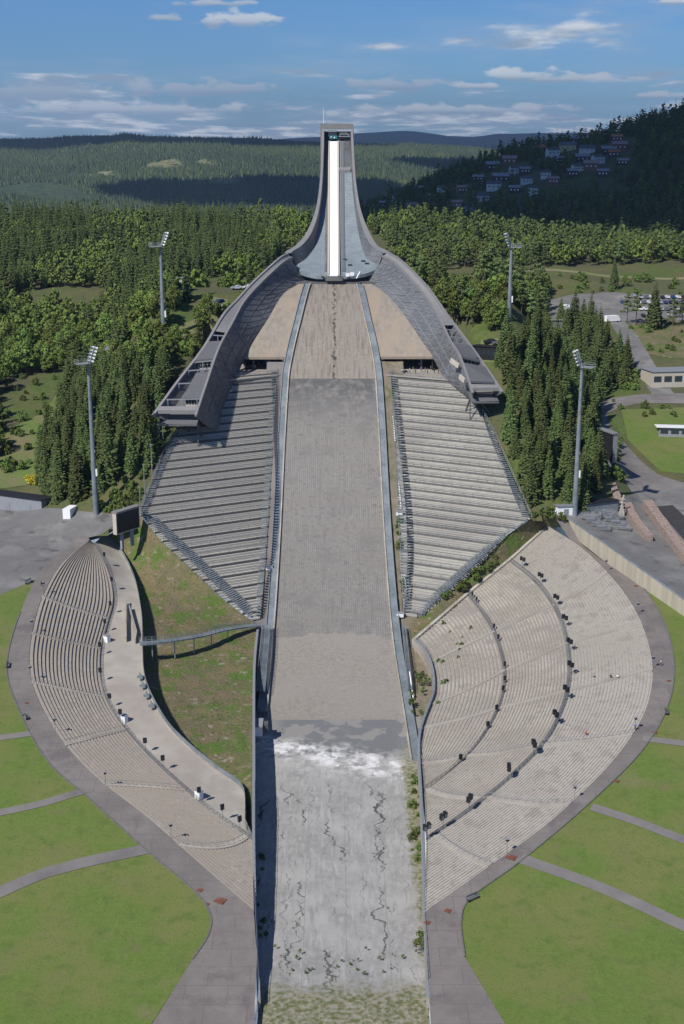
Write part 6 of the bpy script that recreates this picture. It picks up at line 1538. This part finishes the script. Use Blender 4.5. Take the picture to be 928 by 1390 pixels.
# cloud layer seen in perspective: direction divided by its height
zc = M('MAXIMUM', sp.outputs[2], -.02); zc2 = M('ADD', zc, .05)
cx = M('DIVIDE', sp.outputs[0], zc2); cy = M('DIVIDE', sp.outputs[1], zc2)
cb = N.new('ShaderNodeCombineXYZ'); L.new(cx, cb.inputs[0]); L.new(cy, cb.inputs[1])
def nz(sc, det, off, st=(1, 1, 1)):
    mp = N.new('ShaderNodeMapping'); mp.inputs['Location'].default_value = off; mp.inputs['Scale'].default_value = st; L.new(cb.outputs[0], mp.inputs[0])
    n = N.new('ShaderNodeTexNoise'); n.inputs['Scale'].default_value = sc; n.inputs['Detail'].default_value = det; n.inputs['Roughness'].default_value = .58; L.new(mp.outputs[0], n.inputs[0]); return n.outputs['Fac']
def rmp(v, a, b, c=0, d=1):
    r = N.new('ShaderNodeMapRange'); r.interpolation_type = 'SMOOTHSTEP'
    for i, q in enumerate((a, b, c, d)): r.inputs[i+1].default_value = q
    L.new(v, r.inputs[0]); return r.outputs[0]
def mixc(f, A, B):
    x = N.new('ShaderNodeMix'); x.data_type = 'RGBA'
    if isinstance(f, float): x.inputs[0].default_value = f
    else: L.new(f, x.inputs[0])
    for s_, k in ((A, 6), (B, 7)):
        if isinstance(s_, tuple): x.inputs[k].default_value = (*s_, 1)
        else: L.new(s_, x.inputs[k])
    return x.outputs[2]
n1 = nz(.75, 8, (3.1, 1.7, 0), (1, .55, 1)); n2 = nz(.33, 3, (9, 4, 0))
low = rmp(sp.outputs[2], .0, .062, 1, 0)
cov = M('ADD', n1, M('MULTIPLY', M('SUBTRACT', n2, .5), .5)); cov = M('ADD', cov, M('MULTIPLY_ADD', low, .22, -.125))
body = rmp(cov, .50, .60); veil = rmp(cov, .36, .60)
n3 = nz(1.9, 6, (1, 8, 0), (1, .5, 1))
ccol = mixc(rmp(n3, .42, .62), CLOUD_D, CLOUD_L)
vm = N.new('ShaderNodeVectorMath'); vm.operation = 'MULTIPLY'; L.new(sky.outputs[0], vm.inputs[0]); vm.inputs[1].default_value = SKY_T
skyc = mixc(M('MULTIPLY', veil, .45), vm.outputs[0], CLOUD_V)
skyc = mixc(M('MULTIPLY', body, .88), skyc, ccol)
# a few separate puffy clouds at fixed compass directions
yy_ = M('MAXIMUM', sp.outputs[1], .02); uu = M('DIVIDE', sp.outputs[0], yy_); vv = M('DIVIDE', sp.outputs[2], yy_)
c2 = N.new('ShaderNodeCombineXYZ'); L.new(uu, c2.inputs[0]); L.new(M('MULTIPLY', vv, 2.2), c2.inputs[1])
pn = N.new('ShaderNodeTexNoise'); pn.inputs['Scale'].default_value = 60; pn.inputs['Detail'].default_value = 8; L.new(c2.outputs[0], pn.inputs[0])
front = rmp(sp.outputs[1], .1, .2)
for px, py, rx, ry, dk in ((325, 30, 62, 17, .25), (222, 25, 26, 9, .6), (655, 118, 50, 8, .3), (708, 104, 70, 15, .1), (800, 108, 90, 8, .5), (530, 116, 80, 13, .7), (60, 128, 130, 20, .8), (270, 122, 150, 16, .7), (770, 50, 26, 5, .6), (890, 131, 60, 7, .5), (180, 150, 200, 14, .3), (620, 150, 200, 12, .3), (300, 5, 60, 6, .6), (920, 3, 30, 7, .2)):
    d0 = ray(px, py); u0, v0 = d0.x/d0.y, d0.z/d0.y
    a = M('MULTIPLY', M('SUBTRACT', uu, u0), 1771/rx); b = M('MULTIPLY', M('SUBTRACT', vv, v0), 1771/ry)
    b = M('MULTIPLY', b, M('ADD', 1.0, M('MULTIPLY', M('LESS_THAN', b, 0.0), .7)))
    e = M('SUBTRACT', 1.0, M('SQRT', M('ADD', M('MULTIPLY', a, a), M('MULTIPLY', b, b))))
    e = M('ADD', e, M('MULTIPLY', M('SUBTRACT', pn.outputs['Fac'], .5), 2.6)); f = M('MULTIPLY', M('MULTIPLY', rmp(e, .10, .62), front), .85)
    shade = mixc(rmp(b, -.5, .45), CLOUD_D, tuple(lerp(x, y, dk) for x, y in zip(CLOUD_L, CLOUD_D))); skyc = mixc(f, skyc, shade)
L.new(skyc, bg.inputs[0]); bg.inputs[1].default_value = SKY_STR
sl = bpy.data.lights.new('sun', 'SUN'); sl.energy = SUN_STR; sl.angle = R(.53); sl.color = (1, .955, .89)
so = bpy.data.objects.new('sun', sl); COL.objects.link(so)
ld = Vector((SUNV.x*cos(EL_), SUNV.y*cos(EL_), -sin(EL_))); so.rotation_euler = ld.to_track_quat('-Z', 'Y').to_euler(); so.location = (-60, 0, 200)
SC.view_settings.view_transform = 'Standard'; SC.view_settings.look = 'None'; SC.view_settings.exposure = EXPO; SC.view_settings.gamma = 1
SC.render.engine = 'CYCLES'; SC.cycles.max_bounces = 5; SC.cycles.diffuse_bounces = 2; SC.cycles.glossy_bounces = 2; SC.cycles.volume_bounces = 0
SC.cycles.transparent_max_bounces = 4; SC.cycles.use_denoising = True
